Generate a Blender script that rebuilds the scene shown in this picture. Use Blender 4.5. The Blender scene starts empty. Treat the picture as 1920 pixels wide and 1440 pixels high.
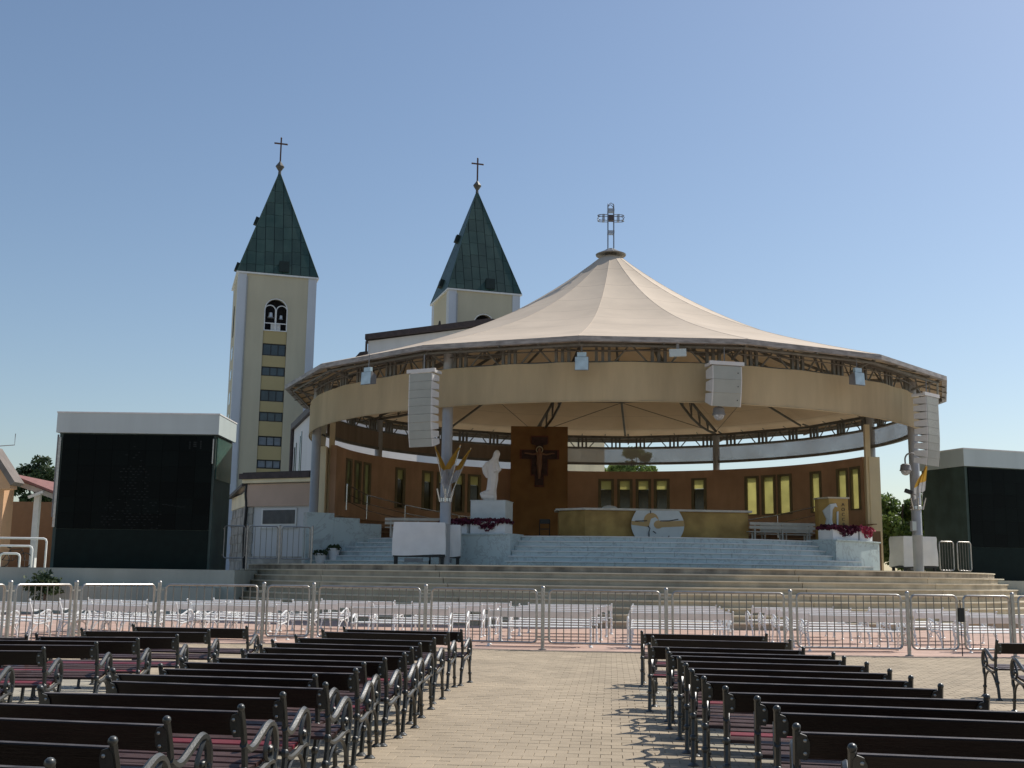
import bpy, math, random
from mathutils import Matrix, Vector
random.seed(7)
S = bpy.context.scene
COL = S.collection
R = math.radians

# ------------------------------------------------------------------ camera, sky, sun, exposure
cam_d = bpy.data.cameras.new('camera'); cam = bpy.data.objects.new('camera', cam_d); COL.objects.link(cam)
cam_d.sensor_width = 36.0; cam_d.lens = 40.31; cam_d.clip_end = 5000; cam_d.clip_start = 0.05
cam.matrix_world = Matrix.Translation((0, 0, 1.6)) @ Matrix.Rotation(R(90) + math.atan(359 / 2150), 4, 'X') @ Matrix.Rotation(0.0135, 4, 'Z')
S.camera = cam
SUN_AZ, SUN_EL = R(55), R(48)          # azimuth from +Y towards +X
world = bpy.data.worlds.new('World'); S.world = world; world.use_nodes = True
wn = world.node_tree; wn.nodes.clear()
sky = wn.nodes.new('ShaderNodeTexSky'); sky.sky_type = 'NISHITA'; sky.sun_disc = False
sky.sun_elevation = SUN_EL; sky.sun_rotation = SUN_AZ; sky.air_density = 1.1; sky.dust_density = 0.85; sky.ozone_density = 2.0
bg = wn.nodes.new('ShaderNodeBackground'); bg.inputs['Strength'].default_value = 0.112
wo = wn.nodes.new('ShaderNodeOutputWorld')
wn.links.new(sky.outputs[0], bg.inputs[0]); wn.links.new(bg.outputs[0], wo.inputs[0])
sd = bpy.data.lights.new('sun', 'SUN'); sd.energy = 4.6; sd.angle = R(0.53); sd.color = (1.0, 0.95, 0.87)
so = bpy.data.objects.new('sun', sd); COL.objects.link(so)
tosun = Vector((math.sin(SUN_AZ) * math.cos(SUN_EL), math.cos(SUN_AZ) * math.cos(SUN_EL), math.sin(SUN_EL)))
so.rotation_euler = tosun.to_track_quat('Z', 'Y').to_euler(); so.location = (30, 20, 60)
S.view_settings.view_transform = 'Standard'; S.view_settings.look = 'None'
S.view_settings.exposure = 0.0; S.view_settings.gamma = 1.0
S.view_settings.use_curve_mapping = False
S.cycles.max_bounces = 8; S.cycles.transparent_max_bounces = 12

# ------------------------------------------------------------------ materials
MATS = {}
def mat(name, col, rough=0.6, metal=0.0, var=0.12, scale=3.0, bump=0.0, bscale=40.0, col2=None, spec=0.4, stretch=None, objrand=0.0, trans=0.0, tcol=None, streak=0.0):
    if name in MATS: return MATS[name]
    m = bpy.data.materials.new(name); m.use_nodes = True; nt = m.node_tree; N = nt.nodes; L = nt.links
    b = N['Principled BSDF']; out = N['Material Output']
    b.inputs['Roughness'].default_value = rough; b.inputs['Metallic'].default_value = metal
    b.inputs['Specular IOR Level'].default_value = spec
    tc = N.new('ShaderNodeTexCoord'); src = tc.outputs['Object']
    if stretch:
        mp = N.new('ShaderNodeMapping'); mp.inputs['Scale'].default_value = stretch
        L.new(src, mp.inputs[0]); src = mp.outputs[0]
    nz = N.new('ShaderNodeTexNoise'); nz.inputs['Scale'].default_value = scale; nz.inputs['Detail'].default_value = 6
    L.new(src, nz.inputs['Vector'])
    rp = N.new('ShaderNodeValToRGB'); e = rp.color_ramp.elements
    e[0].position = 0.32; e[1].position = 0.68   # soft blotches
    c2 = col2 or tuple(min(1, c * (1 + var)) for c in col)
    e[0].color = (*[c * (1 - (0 if col2 else var)) for c in col], 1); e[1].color = (*c2, 1)
    L.new(nz.outputs['Fac'], rp.inputs[0]); cur = rp.outputs[0]
    if streak:
        m2_ = N.new('ShaderNodeMapping'); m2_.inputs['Scale'].default_value = (0.8, 0.8, 0.10); L.new(tc.outputs['Object'], m2_.inputs[0])
        n3 = N.new('ShaderNodeTexNoise'); n3.inputs['Scale'].default_value = 1.3; n3.inputs['Detail'].default_value = 8; n3.inputs['Roughness'].default_value = 0.65; L.new(m2_.outputs[0], n3.inputs['Vector'])
        r3 = N.new('ShaderNodeMapRange'); r3.inputs[1].default_value = 0.42; r3.inputs[2].default_value = 0.75; r3.inputs[3].default_value = 1.0 + streak * 0.25; r3.inputs[4].default_value = 1.0 - streak
        L.new(n3.outputs['Fac'], r3.inputs[0]); s3 = N.new('ShaderNodeVectorMath'); s3.operation = 'SCALE'
        L.new(cur, s3.inputs[0]); L.new(r3.outputs[0], s3.inputs['Scale']); cur = s3.outputs[0]
    if objrand:
        oi = N.new('ShaderNodeObjectInfo'); mr = N.new('ShaderNodeMapRange')
        mr.inputs[3].default_value = 1 - objrand; mr.inputs[4].default_value = 1 + objrand
        L.new(oi.outputs['Random'], mr.inputs[0])
        mx = N.new('ShaderNodeVectorMath'); mx.operation = 'SCALE'
        L.new(cur, mx.inputs[0]); L.new(mr.outputs[0], mx.inputs['Scale']); cur = mx.outputs[0]
    L.new(cur, b.inputs['Base Color'])
    if bump:
        n2 = N.new('ShaderNodeTexNoise'); n2.inputs['Scale'].default_value = bscale; n2.inputs['Detail'].default_value = 4
        L.new(src, n2.inputs['Vector'])
        bp = N.new('ShaderNodeBump'); bp.inputs['Strength'].default_value = bump; bp.inputs['Distance'].default_value = 0.02
        L.new(n2.outputs['Fac'], bp.inputs['Height']); L.new(bp.outputs[0], b.inputs['Normal'])
    if trans:
        tr = N.new('ShaderNodeBsdfTranslucent'); (setattr(tr.inputs['Color'], 'default_value', (*tcol, 1)) if tcol else L.new(cur, tr.inputs['Color']))
        ms = N.new('ShaderNodeMixShader'); ms.inputs[0].default_value = trans
        L.new(b.outputs[0], ms.inputs[1]); L.new(tr.outputs[0], ms.inputs[2]); L.new(ms.outputs[0], out.inputs[0])
    MATS[name] = m; return m

def clear_mat(name, col, clear, rough=0.15, tint=(1, 1, 1)):
    m = bpy.data.materials.new(name); m.use_nodes = True; nt = m.node_tree; N = nt.nodes; L = nt.links
    b = N['Principled BSDF']; b.inputs['Base Color'].default_value = (*col, 1); b.inputs['Roughness'].default_value = rough
    t = N.new('ShaderNodeBsdfTransparent'); t.inputs[0].default_value = (*tint, 1)
    ms = N.new('ShaderNodeMixShader'); nz = N.new('ShaderNodeTexNoise'); nz.inputs['Scale'].default_value = 0.7
    tc = N.new('ShaderNodeTexCoord'); L.new(tc.outputs['Object'], nz.inputs['Vector'])
    mr = N.new('ShaderNodeMapRange'); mr.inputs[3].default_value = max(0, clear - 0.12); mr.inputs[4].default_value = min(1, clear + 0.12)
    L.new(nz.outputs['Fac'], mr.inputs[0]); L.new(mr.outputs[0], ms.inputs[0])
    L.new(b.outputs[0], ms.inputs[1]); L.new(t.outputs[0], ms.inputs[2]); L.new(ms.outputs[0], N['Material Output'].inputs[0])
    MATS[name] = m; return m

def marble_mat(name, base, vein):
    m = mat(name, base, rough=0.35, var=0.06, scale=0.8, spec=0.4)
    nt = m.node_tree; N = nt.nodes; L = nt.links; b = N['Principled BSDF']
    tc = N.new('ShaderNodeTexCoord'); nz = N.new('ShaderNodeTexNoise'); nz.inputs['Scale'].default_value = 0.8; nz.inputs['Detail'].default_value = 6
    nz.inputs['Distortion'].default_value = 1.6; nz.inputs['Roughness'].default_value = 0.62
    L.new(tc.outputs['Object'], nz.inputs['Vector'])
    rp = N.new('ShaderNodeValToRGB'); e = rp.color_ramp.elements
    e[0].position = 0.475; e[0].color = (0, 0, 0, 1); e[1].position = 0.53; e[1].color = (0, 0, 0, 1)
    k = rp.color_ramp.elements.new(0.5); k.color = (0.6, 0.6, 0.6, 1)
    L.new(nz.outputs['Fac'], rp.inputs[0])
    mx = N.new('ShaderNodeMix'); mx.data_type = 'RGBA'
    prev = b.inputs['Base Color'].links[0].from_socket
    L.new(rp.outputs[0], mx.inputs[0]); L.new(prev, mx.inputs[6]); mx.inputs[7].default_value = (*vein, 1)
    L.new(mx.outputs[2], b.inputs['Base Color'])
    return m

WOOD = mat('bench_wood', (0.008, 0.004, 0.003), 0.36, var=0.3, scale=7, stretch=(0.6, 9, 9), bump=0.25, bscale=14, objrand=0.5, spec=0.28)
SEATW = mat('seat_wood', (0.030, 0.012, 0.010), 0.4, var=0.3, scale=7, stretch=(0.6, 9, 9), bump=0.25, bscale=14, objrand=0.5, spec=0.35)
REDW = mat('crimson_plank', (0.17, 0.018, 0.030), 0.45, var=0.15, scale=6, stretch=(0.6, 9, 9), objrand=0.3)
IRON = mat('bench_iron', (0.026, 0.028, 0.026), 0.34, var=0.2, scale=18, bump=0.06, bscale=60, spec=0.55)
BOLT = mat('bolt_steel', (0.28, 0.28, 0.27), 0.35, 0.7)
WHITEB = mat('white_bench_paint', (0.76, 0.76, 0.74), 0.4, var=0.06, scale=5)
BARM = mat('bar_steel', (0.20, 0.19, 0.17), 0.42, 0.5, var=0.15, scale=9)
STEEL = mat('rail_steel', (0.42, 0.40, 0.37), 0.36, 0.8, var=0.15, scale=9, bump=0.08)
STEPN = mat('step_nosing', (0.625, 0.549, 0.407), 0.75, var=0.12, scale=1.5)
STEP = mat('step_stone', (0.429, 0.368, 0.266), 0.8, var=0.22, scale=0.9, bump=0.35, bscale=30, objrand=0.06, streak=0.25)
CURB = mat('curb_stone', (0.324, 0.270, 0.200), 0.8, var=0.4, scale=1.7, bump=0.35, bscale=25, objrand=0.06, streak=0.4)
MARBLE = marble_mat('marble', (0.48, 0.57, 0.57), (0.27, 0.30, 0.31))
MARBN = mat('marble_nosing', (0.648, 0.659, 0.648), 0.4, var=0.12, scale=2)
CREAMST = mat('cream_plaster', (0.870, 0.754, 0.522), 0.85, var=0.06, scale=0.6, bump=0.1, streak=0.15)
FABRIC = mat('canopy_fabric', (0.613, 0.506, 0.392), 0.75, var=0.07, scale=0.35, trans=0.034, tcol=(0.85, 0.50, 0.18), bump=0.14, bscale=0.9, spec=0.2, streak=0.07)
VALF = mat('valance_fabric', (0.592, 0.479, 0.296), 0.8, var=0.12, scale=0.5, trans=0.3, bump=0.2, bscale=1.2, spec=0.2, stretch=(1, 1, 0.4), streak=0.15)
FASCIA = mat('fascia_grey', (0.30, 0.28, 0.26), 0.6, var=0.3, scale=2.5, bump=0.1, stretch=(1, 1, 5), streak=0.35)
BCURT = mat('brown_curtain', (0.26, 0.205, 0.155), 0.85, var=0.15, scale=0.8, stretch=(3, 3, 0.4))
SOFFIT = mat('soffit_panel', (0.55, 0.50, 0.42), 0.7, var=0.08)
TRUSS = mat('truss_steel', (0.165, 0.160, 0.142), 0.5, 0.15, var=0.2, scale=4)
COLM = mat('column_paint', (0.36, 0.37, 0.375), 0.42, 0.1, var=0.08, scale=2, spec=0.5)
SPKW = mat('speaker_white', (0.62, 0.61, 0.58), 0.55, var=0.05)
GRILL = mat('speaker_grille', (0.360, 0.377, 0.336), 0.7, var=0.06, scale=2, bump=0.4, bscale=160)
DARK = mat('dark_metal', (0.020, 0.020, 0.020), 0.5)
TERRA = mat('terracotta_wall', (0.540, 0.343, 0.223), 0.88, var=0.12, scale=0.7, bump=0.2, bscale=18, streak=0.15)
OCHREP = mat('ochre_panel', (0.27, 0.145, 0.055), 0.8, var=0.2, scale=1.0, bump=0.1)
WFRAME = mat('window_frame', (0.20, 0.17, 0.10), 0.6)
DGLASS = mat('dark_glass', (0.055, 0.05, 0.022), 0.12, spec=0.6, var=0.2)
YPANE = mat('yellow_pane', (0.52, 0.50, 0.29), 0.25, var=0.14, scale=0.9, trans=0.85)
CLEARP = clear_mat('clear_plastic', (0.50, 0.47, 0.42), 0.45, 0.25, (0.95, 0.95, 0.98))
TRAVERT = mat('travertine', (0.264, 0.163, 0.045), 0.55, scale=1.4, col2=(0.48, 0.32, 0.10), bump=0.08)
GOLD = mat('gold_relief', (0.50, 0.34, 0.15), 0.5, var=0.06)
WSTONE = mat('white_stone', (0.608, 0.662, 0.671), 0.55, var=0.05, scale=3, bump=0.06)
WPAINT = mat('white_paint', (0.74, 0.74, 0.72), 0.6, var=0.05)
BLACK = mat('black_relief', (0.03, 0.03, 0.035), 0.6)
CLOTH = mat('white_cover', (0.72, 0.71, 0.68), 0.8, var=0.06, scale=2, bump=0.5, bscale=2.5)
FLOWD = mat('flowers_maroon', (0.095, 0.011, 0.029), 0.7, var=0.5, scale=14)
FLOWP = mat('flowers_pink', (0.440, 0.060, 0.104), 0.7, var=0.45, scale=14)
LEAF = mat('leaf_green', (0.07, 0.12, 0.030), 0.5, scale=0.9, col2=(0.19, 0.25, 0.06), trans=0.45)
LEAFD = mat('leaf_dark', (0.028, 0.052, 0.020), 0.55, scale=1.2, col2=(0.06, 0.09, 0.03), trans=0.25)
BARK = mat('bark', (0.10, 0.075, 0.055), 0.9, var=0.3, scale=8, bump=0.6)
YELF = mat('flag_yellow', (0.50, 0.30, 0.055), 0.8, var=0.1, trans=0.4)
WHIF = mat('flag_white', (0.46, 0.46, 0.47), 0.8, trans=0.35)
TOWW = mat('tower_wall', (0.522, 0.472, 0.345), 0.85, var=0.05, scale=0.25, bump=0.05, streak=0.08)
TOWP = mat('tower_pilaster', (0.567, 0.594, 0.637), 0.8, var=0.04, scale=0.3, streak=0.07)
TOWY = mat('tower_yellow', (0.472, 0.379, 0.192), 0.85, var=0.05, scale=0.4)
COPPER = mat('copper_green', (0.019, 0.052, 0.043), 0.5, scale=0.5, col2=(0.045, 0.085, 0.070), objrand=0.18, spec=0.4)
COPD = mat('copper_seam', (0.014, 0.026, 0.022), 0.6)
TGLASS = mat('tower_glass', (0.04, 0.055, 0.06), 0.12, spec=0.6, var=0.4, scale=0.8)
ROOFD = mat('dark_roof', (0.055, 0.040, 0.040), 0.6, var=0.3, scale=4)
NAVEW = mat('nave_wall', (0.630, 0.637, 0.644), 0.85, var=0.04, scale=0.3, streak=0.07)
PINK = mat('pink_plaster', (0.559, 0.406, 0.316), 0.9, var=0.06, scale=0.8)
STONE = mat('rough_stone', (0.38, 0.36, 0.32), 0.9, var=0.25, scale=2, bump=0.5, bscale=9, objrand=0.2)
BRONZE = mat('cross_bronze', (0.10, 0.05, 0.035), 0.5, 0.3)
ORANGE = mat('orange_plaster', (0.62, 0.38, 0.22), 0.9, var=0.05)
BROWNP = mat('brown_plaster', (0.30, 0.16, 0.08), 0.9, var=0.06)
TILE = mat('roof_tile', (0.25, 0.12, 0.105), 0.85, var=0.2, scale=5, bump=0.3)
SCREEN = mat('led_screen', (0.002, 0.004, 0.0035), 0.42, var=0.2, scale=0.7, spec=0.08, objrand=0.35)
SCRG = mat('screen_panel_green', (0.005, 0.012, 0.010), 0.5, var=0.15, spec=0.12)
SCRS = mat('screen_side_green', (0.045, 0.071, 0.060), 0.55, var=0.2, scale=1.5, streak=0.4)
LEDDOT = mat('led_unlit_dots', (0.022, 0.028, 0.026), 0.7, var=0.3, scale=2)
CAPW = mat('cap_white', (0.494, 0.561, 0.550), 0.6, var=0.04, scale=0.5, streak=0.08)
REDPAVE = mat('red_paving', (0.480, 0.331, 0.264), 0.88, var=0.16, scale=1.4, bump=0.3, bscale=12)
GROUNDM = mat('outer_ground', (0.30, 0.27, 0.21), 0.95, var=0.2, scale=0.15)
PLINTH = mat('plinth_plaster', (0.400, 0.420, 0.360), 0.85, var=0.08, scale=0.6, bump=0.1, streak=0.16)
GROUT = mat('grout', (0.33, 0.265, 0.18), 0.95, var=0.15, scale=6)
LAMPG = mat('floodlight_glass', (0.42, 0.55, 0.60), 0.15, var=0.2, spec=0.6)
GREYP = mat('grey_plastic', (0.20, 0.20, 0.20), 0.5)
SKINR = mat('relief_figure', (0.30, 0.17, 0.11), 0.6)
CROSSR = mat('cross_red_wood', (0.15, 0.045, 0.030), 0.6, var=0.25, scale=4)
CHROME = mat('chrome', (0.55, 0.55, 0.55), 0.25, 0.9)

# canopy: faint weld seams across the fabric at fixed radii
def canopy_lines(m):
    nt = m.node_tree; N = nt.nodes; L = nt.links; b = N['Principled BSDF']
    prev = b.inputs['Base Color'].links[0].from_socket
    tc = N.new('ShaderNodeTexCoord'); sx = N.new('ShaderNodeSeparateXYZ'); L.new(tc.outputs['Object'], sx.inputs[0])
    q = N.new('ShaderNodeMath'); q.operation = 'MULTIPLY'; q.inputs[1].default_value = 0.56; L.new(sx.outputs['Y'], q.inputs[0])
    fr = N.new('ShaderNodeMath'); fr.operation = 'FRACT'; L.new(q.outputs[0], fr.inputs[0])
    lt = N.new('ShaderNodeMath'); lt.operation = 'LESS_THAN'; lt.inputs[1].default_value = 0.035; L.new(fr.outputs[0], lt.inputs[0])
    sc = N.new('ShaderNodeMath'); sc.operation = 'MULTIPLY'; sc.inputs[1].default_value = 0.28; L.new(lt.outputs[0], sc.inputs[0])
    mx = N.new('ShaderNodeMix'); mx.data_type = 'RGBA'; L.new(sc.outputs[0], mx.inputs[0]); L.new(prev, mx.inputs[6]); mx.inputs[7].default_value = (0.25, 0.19, 0.14, 1)
    for l in list(prev.links):
        if l.to_node != mx:
            s = l.to_socket; nt.links.remove(l); L.new(mx.outputs[2], s)
canopy_lines(FABRIC)

def sunlit_tops(m, col, amt, low=0.35):
    # sunlit top edges painted in: paler, patchy tone mixed onto upward faces
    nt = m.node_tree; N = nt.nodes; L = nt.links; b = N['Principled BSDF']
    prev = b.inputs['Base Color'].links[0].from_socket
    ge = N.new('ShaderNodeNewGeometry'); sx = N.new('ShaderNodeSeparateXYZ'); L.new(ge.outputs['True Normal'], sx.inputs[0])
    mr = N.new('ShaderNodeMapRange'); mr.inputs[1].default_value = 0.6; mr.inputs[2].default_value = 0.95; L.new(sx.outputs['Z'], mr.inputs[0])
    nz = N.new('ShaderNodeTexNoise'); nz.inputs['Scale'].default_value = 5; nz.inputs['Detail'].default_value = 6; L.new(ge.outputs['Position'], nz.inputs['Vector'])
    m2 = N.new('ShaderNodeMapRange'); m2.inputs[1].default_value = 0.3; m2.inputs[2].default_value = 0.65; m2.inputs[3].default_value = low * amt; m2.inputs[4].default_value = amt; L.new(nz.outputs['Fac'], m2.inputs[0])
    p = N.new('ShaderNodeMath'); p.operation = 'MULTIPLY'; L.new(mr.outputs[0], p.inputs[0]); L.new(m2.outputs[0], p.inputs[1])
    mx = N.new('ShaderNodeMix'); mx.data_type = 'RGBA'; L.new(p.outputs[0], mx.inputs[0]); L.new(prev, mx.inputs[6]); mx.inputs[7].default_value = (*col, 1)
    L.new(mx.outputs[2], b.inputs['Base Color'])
sunlit_tops(WOOD, (0.18, 0.155, 0.14), 0.9); sunlit_tops(SEATW, (0.125, 0.078, 0.068), 0.75); sunlit_tops(REDW, (0.22, 0.09, 0.09), 0.4); sunlit_tops(IRON, (0.17, 0.17, 0.16), 0.62, 0.8)

def paver_mat():
    m = bpy.data.materials.new('paver'); m.use_nodes = True; nt = m.node_tree; N = nt.nodes; L = nt.links; b = N['Principled BSDF']
    b.inputs['Roughness'].default_value = 0.85; b.inputs['Specular IOR Level'].default_value = 0.3
    a = N.new('ShaderNodeAttribute'); a.attribute_name = 'tone'; g = N.new('ShaderNodeAttribute'); g.attribute_name = 'grey'
    ge = N.new('ShaderNodeNewGeometry')
    nz = N.new('ShaderNodeTexNoise'); nz.inputs['Scale'].default_value = 0.9; nz.inputs['Detail'].default_value = 8; L.new(ge.outputs['Position'], nz.inputs['Vector'])
    nf = N.new('ShaderNodeTexNoise'); nf.inputs['Scale'].default_value = 55; nf.inputs['Detail'].default_value = 3; L.new(ge.outputs['Position'], nf.inputs['Vector'])
    mx = N.new('ShaderNodeMix'); mx.data_type = 'RGBA'; L.new(g.outputs['Fac'], mx.inputs[0])
    mx.inputs[6].default_value = (0.395, 0.318, 0.222, 1); mx.inputs[7].default_value = (0.36, 0.325, 0.255, 1)
    m1 = N.new('ShaderNodeMapRange'); m1.inputs[3].default_value = 0.92; m1.inputs[4].default_value = 1.07; L.new(a.outputs['Fac'], m1.inputs[0])
    m2 = N.new('ShaderNodeMapRange'); m2.inputs[1].default_value = 0.3; m2.inputs[2].default_value = 0.7; m2.inputs[3].default_value = 0.84; m2.inputs[4].default_value = 1.12; L.new(nz.outputs['Fac'], m2.inputs[0])
    m3 = N.new('ShaderNodeMapRange'); m3.inputs[3].default_value = 0.86; m3.inputs[4].default_value = 1.14; L.new(nf.outputs['Fac'], m3.inputs[0])
    p = N.new('ShaderNodeMath'); p.operation = 'MULTIPLY'; L.new(m1.outputs[0], p.inputs[0]); L.new(m2.outputs[0], p.inputs[1])
    p2 = N.new('ShaderNodeMath'); p2.operation = 'MULTIPLY'; L.new(p.outputs[0], p2.inputs[0]); L.new(m3.outputs[0], p2.inputs[1])
    v = N.new('ShaderNodeVectorMath'); v.operation = 'SCALE'; L.new(mx.outputs[2], v.inputs[0]); L.new(p2.outputs[0], v.inputs['Scale']); L.new(v.outputs[0], b.inputs['Base Color'])
    bp = N.new('ShaderNodeBump'); bp.inputs['Strength'].default_value = 0.3; bp.inputs['Distance'].default_value = 0.01; L.new(nf.outputs['Fac'], bp.inputs['Height']); L.new(bp.outputs[0], b.inputs['Normal'])
    return m
PAVER = paver_mat()

# ------------------------------------------------------------------ mesh helpers
class MB:
    def __init__(s): s.v = []; s.f = []
    def add(s, vs, fs):
        o = len(s.v); s.v += [tuple(v) for v in vs]; s.f += [tuple(i + o for i in f) for f in fs]; return s
    def box(s, c, d, M=None):
        x, y, z = d[0] / 2, d[1] / 2, d[2] / 2
        vs = [Vector((i, j, k)) for i in (-x, x) for j in (-y, y) for k in (-z, z)]
        if M is not None: vs = [M @ v for v in vs]
        c = Vector(c)
        return s.add([v + c for v in vs], [(0, 1, 3, 2), (4, 6, 7, 5), (0, 4, 5, 1), (2, 3, 7, 6), (0, 2, 6, 4), (1, 5, 7, 3)])
    def span(s, x0, x1, y0, y1, z0, z1):
        return s.box(((x0 + x1) / 2, (y0 + y1) / 2, (z0 + z1) / 2), (x1 - x0, y1 - y0, z1 - z0))
    def tube(s, pts, r, n=6, closed=False, rr=None):
        pts = [Vector(p) for p in pts]; k = len(pts); rings = []
        up = None
        for i, p in enumerate(pts):
            a = pts[(i - 1) % k] if (closed or i > 0) else p; b = pts[(i + 1) % k] if (closed or i < k - 1) else p
            t = (b - a).normalized()
            if up is None:
                up = Vector((0, 0, 1)) if abs(t.z) < 0.9 else Vector((1, 0, 0))
            e1 = (up - t * up.dot(t))
            if e1.length < 1e-4: e1 = t.orthogonal()
            e1.normalize(); e2 = t.cross(e1); up = e1
            q = rr[i] if rr else r
            rings.append([p + (e1 * math.cos(2 * math.pi * j / n) + e2 * math.sin(2 * math.pi * j / n)) * q for j in range(n)])
        vs = [v for g in rings for v in g]; fs = []
        m = k if closed else k - 1
        for i in range(m):
            i2 = (i + 1) % k
            for j in range(n):
                fs.append((i * n + j, i * n + (j + 1) % n, i2 * n + (j + 1) % n, i2 * n + j))
        if not closed:
            fs.append(tuple(reversed(range(n)))); fs.append(tuple(range((k - 1) * n, k * n)))
        return s.add(vs, fs)
    def lathe(s, prof, n=16, c=(0, 0, 0)):
        vs = []; fs = []
        for r, z in prof:
            for j in range(n): vs.append((c[0] + r * math.cos(2 * math.pi * j / n), c[1] + r * math.sin(2 * math.pi * j / n), c[2] + z))
        for i in range(len(prof) - 1):
            for j in range(n): fs.append((i * n + j, i * n + (j + 1) % n, (i + 1) * n + (j + 1) % n, (i + 1) * n + j))
        fs.append(tuple(reversed(range(n)))); fs.append(tuple(range((len(prof) - 1) * n, len(prof) * n)))
        return s.add(vs, fs)
    def ball(s, c, r, n=8, m=6, sc=(1, 1, 1)):
        vs = []; fs = []
        for i in range(m + 1):
            a = math.pi * i / m
            for j in range(n): vs.append((c[0] + sc[0] * r * math.sin(a) * math.cos(2 * math.pi * j / n), c[1] + sc[1] * r * math.sin(a) * math.sin(2 * math.pi * j / n), c[2] + sc[2] * r * math.cos(a)))
        for i in range(m):
            for j in range(n): fs.append((i * n + j, (i + 1) * n + j, (i + 1) * n + (j + 1) % n, i * n + (j + 1) % n))
        return s.add(vs, fs)
    def prism(s, poly, fn, t0, t1):
        n = len(poly); vs = [fn(a, b, t0) for a, b in poly] + [fn(a, b, t1) for a, b in poly]
        return s.add(vs, [tuple(range(n)), tuple(reversed(range(n, 2 * n)))] + [(i, n + i, n + (i + 1) % n, (i + 1) % n) for i in range(n)])
    def mesh(s, name, m, smooth=False):
        me = bpy.data.meshes.new(name); me.from_pydata(s.v, [], s.f); me.materials.append(m)
        if smooth:
            me.polygons.foreach_set('use_smooth', [True] * len(me.polygons))
            try: me.set_sharp_from_angle(angle=R(45))
            except Exception: pass
        me.validate(); me.update(); fixn(me); return me
    def build(s, name, m, parent=None, smooth=False):
        return put(name, s.mesh(name, m, smooth), parent)
import bmesh
def fixn(me):
    bm = bmesh.new(); bm.from_mesh(me); bmesh.ops.recalc_face_normals(bm, faces=bm.faces[:]); bm.to_mesh(me); bm.free()
def put(name, me, parent=None, loc=None, rz=0.0):
    o = bpy.data.objects.new(name, me); COL.objects.link(o)
    if parent is not None: o.parent = parent
    if loc is not None: o.location = loc
    if rz: o.rotation_euler[2] = rz
    return o
def tag(o, label, cat, group=None):
    o['label'] = label; o['category'] = cat
    if group: o['group'] = group
    return o
def thing(name, label, cat, loc=(0, 0, 0), rz=0.0, group=None):
    o = bpy.data.objects.new(name, None); COL.objects.link(o); o.location = loc; o.rotation_euler[2] = rz
    return tag(o, label, cat, group)
def struct(o): o['kind'] = 'structure'; return o
def copy_tree(o, parent=None):
    c = o.copy(); COL.objects.link(c); c.parent = parent
    for ch in o.children:
        copy_tree(ch, c)
    return c
def smoothc(pts, k=4):
    P = [Vector(p) for p in pts]; out = []
    for i in range(len(P) - 1):
        a = P[max(i - 1, 0)]; b = P[i]; c = P[i + 1]; d = P[min(i + 2, len(P) - 1)]
        for j in range(k):
            t = j / k
            out.append(0.5 * ((2 * b) + (c - a) * t + (2 * a - 5 * b + 4 * c - d) * t * t + (3 * b - a - 3 * c + d) * t ** 3))
    out.append(P[-1]); return out
ORD = ['first', 'second', 'third', 'fourth', 'fifth', 'sixth', 'seventh', 'eighth', 'ninth', 'tenth', 'eleventh', 'twelfth', 'thirteenth', 'fourteenth', 'fifteenth', 'sixteenth', 'seventeenth', 'eighteenth']

CX, CY = 4.97, 56.8                    # centre of the round pavilion
def P(az, r, z):
    a = R(az); return Vector((CX + r * math.sin(a), CY - r * math.cos(a), z))
def arcblock(mb, az0, az1, r0, r1, z0, z1, n=None, L=None):
    n = n or max(2, int(abs(az1 - az0) / 4) + 1); f = L or (lambda a, r, z: P(a, r, z)); vs = []; fs = []
    for i in range(n + 1):
        a = az0 + (az1 - az0) * i / n
        vs += [f(a, r0, z0), f(a, r1, z0), f(a, r1, z1), f(a, r0, z1)]
    for i in range(n):
        for j in range(4):
            fs.append((i * 4 + j, i * 4 + (j + 1) % 4, i * 4 + 4 + (j + 1) % 4, i * 4 + 4 + j))
    fs += [(0, 1, 2, 3), (n * 4 + 3, n * 4 + 2, n * 4 + 1, n * 4)]
    return mb.add(vs, fs)

# ------------------------------------------------------------------ ground
struct(MB().add([(-2500, -300, -0.06), (2500, -300, -0.06), (2500, 4000, -0.06), (-2500, 4000, -0.06)], [(0, 1, 2, 3)]).build('ground', GROUNDM))
FENCE = [(-9.84, 23.0), (-9.15, 24.64), (-7.94, 26.47), (-5.68, 26.99), (-4.56, 27.2), (-1.89, 26.43), (0.75, 25.86), (3.46, 25.70), (6.16, 25.55), (8.68, 25.42), (11.05, 25.6)]
fl = [(-30, 14.0), (-11.6, 21.4)] + FENCE + [(13.8, 25.9), (40, 27)]
edge = [(x, y - 0.28) for x, y in fl]
plaza = struct(MB().add([(40, -6, -0.012), (-40, -6, -0.012)] + [(x, y, -0.012) for x, y in edge], [tuple(range(len(edge) + 2))]).build('plaza', GROUT))
struct(MB().add([(40, 60, -0.006), (-40, 60, -0.006)] + [(x, y, -0.006) for x, y in edge], [tuple(range(len(edge) + 2))]).build('red_paved_court', REDPAVE))
kb = MB()
for i in range(len(edge) - 1):
    a, b = edge[i], edge[i + 1]
    kb.add([(a[0], a[1] - 0.12, 0.0), (b[0], b[1] - 0.12, 0.0), (b[0], b[1], 0.0), (a[0], a[1], 0.0), (a[0], a[1] - 0.12, -0.05), (b[0], b[1] - 0.12, -0.05), (b[0], b[1], -0.05), (a[0], a[1], -0.05)],
           [(0, 1, 2, 3), (4, 7, 6, 5), (0, 4, 5, 1), (2, 6, 7, 3), (0, 3, 7, 4), (1, 5, 6, 2)])
struct(kb.build('edging_strip', mat('edging', (0.22, 0.19, 0.16), 0.9, var=0.25)))

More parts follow.
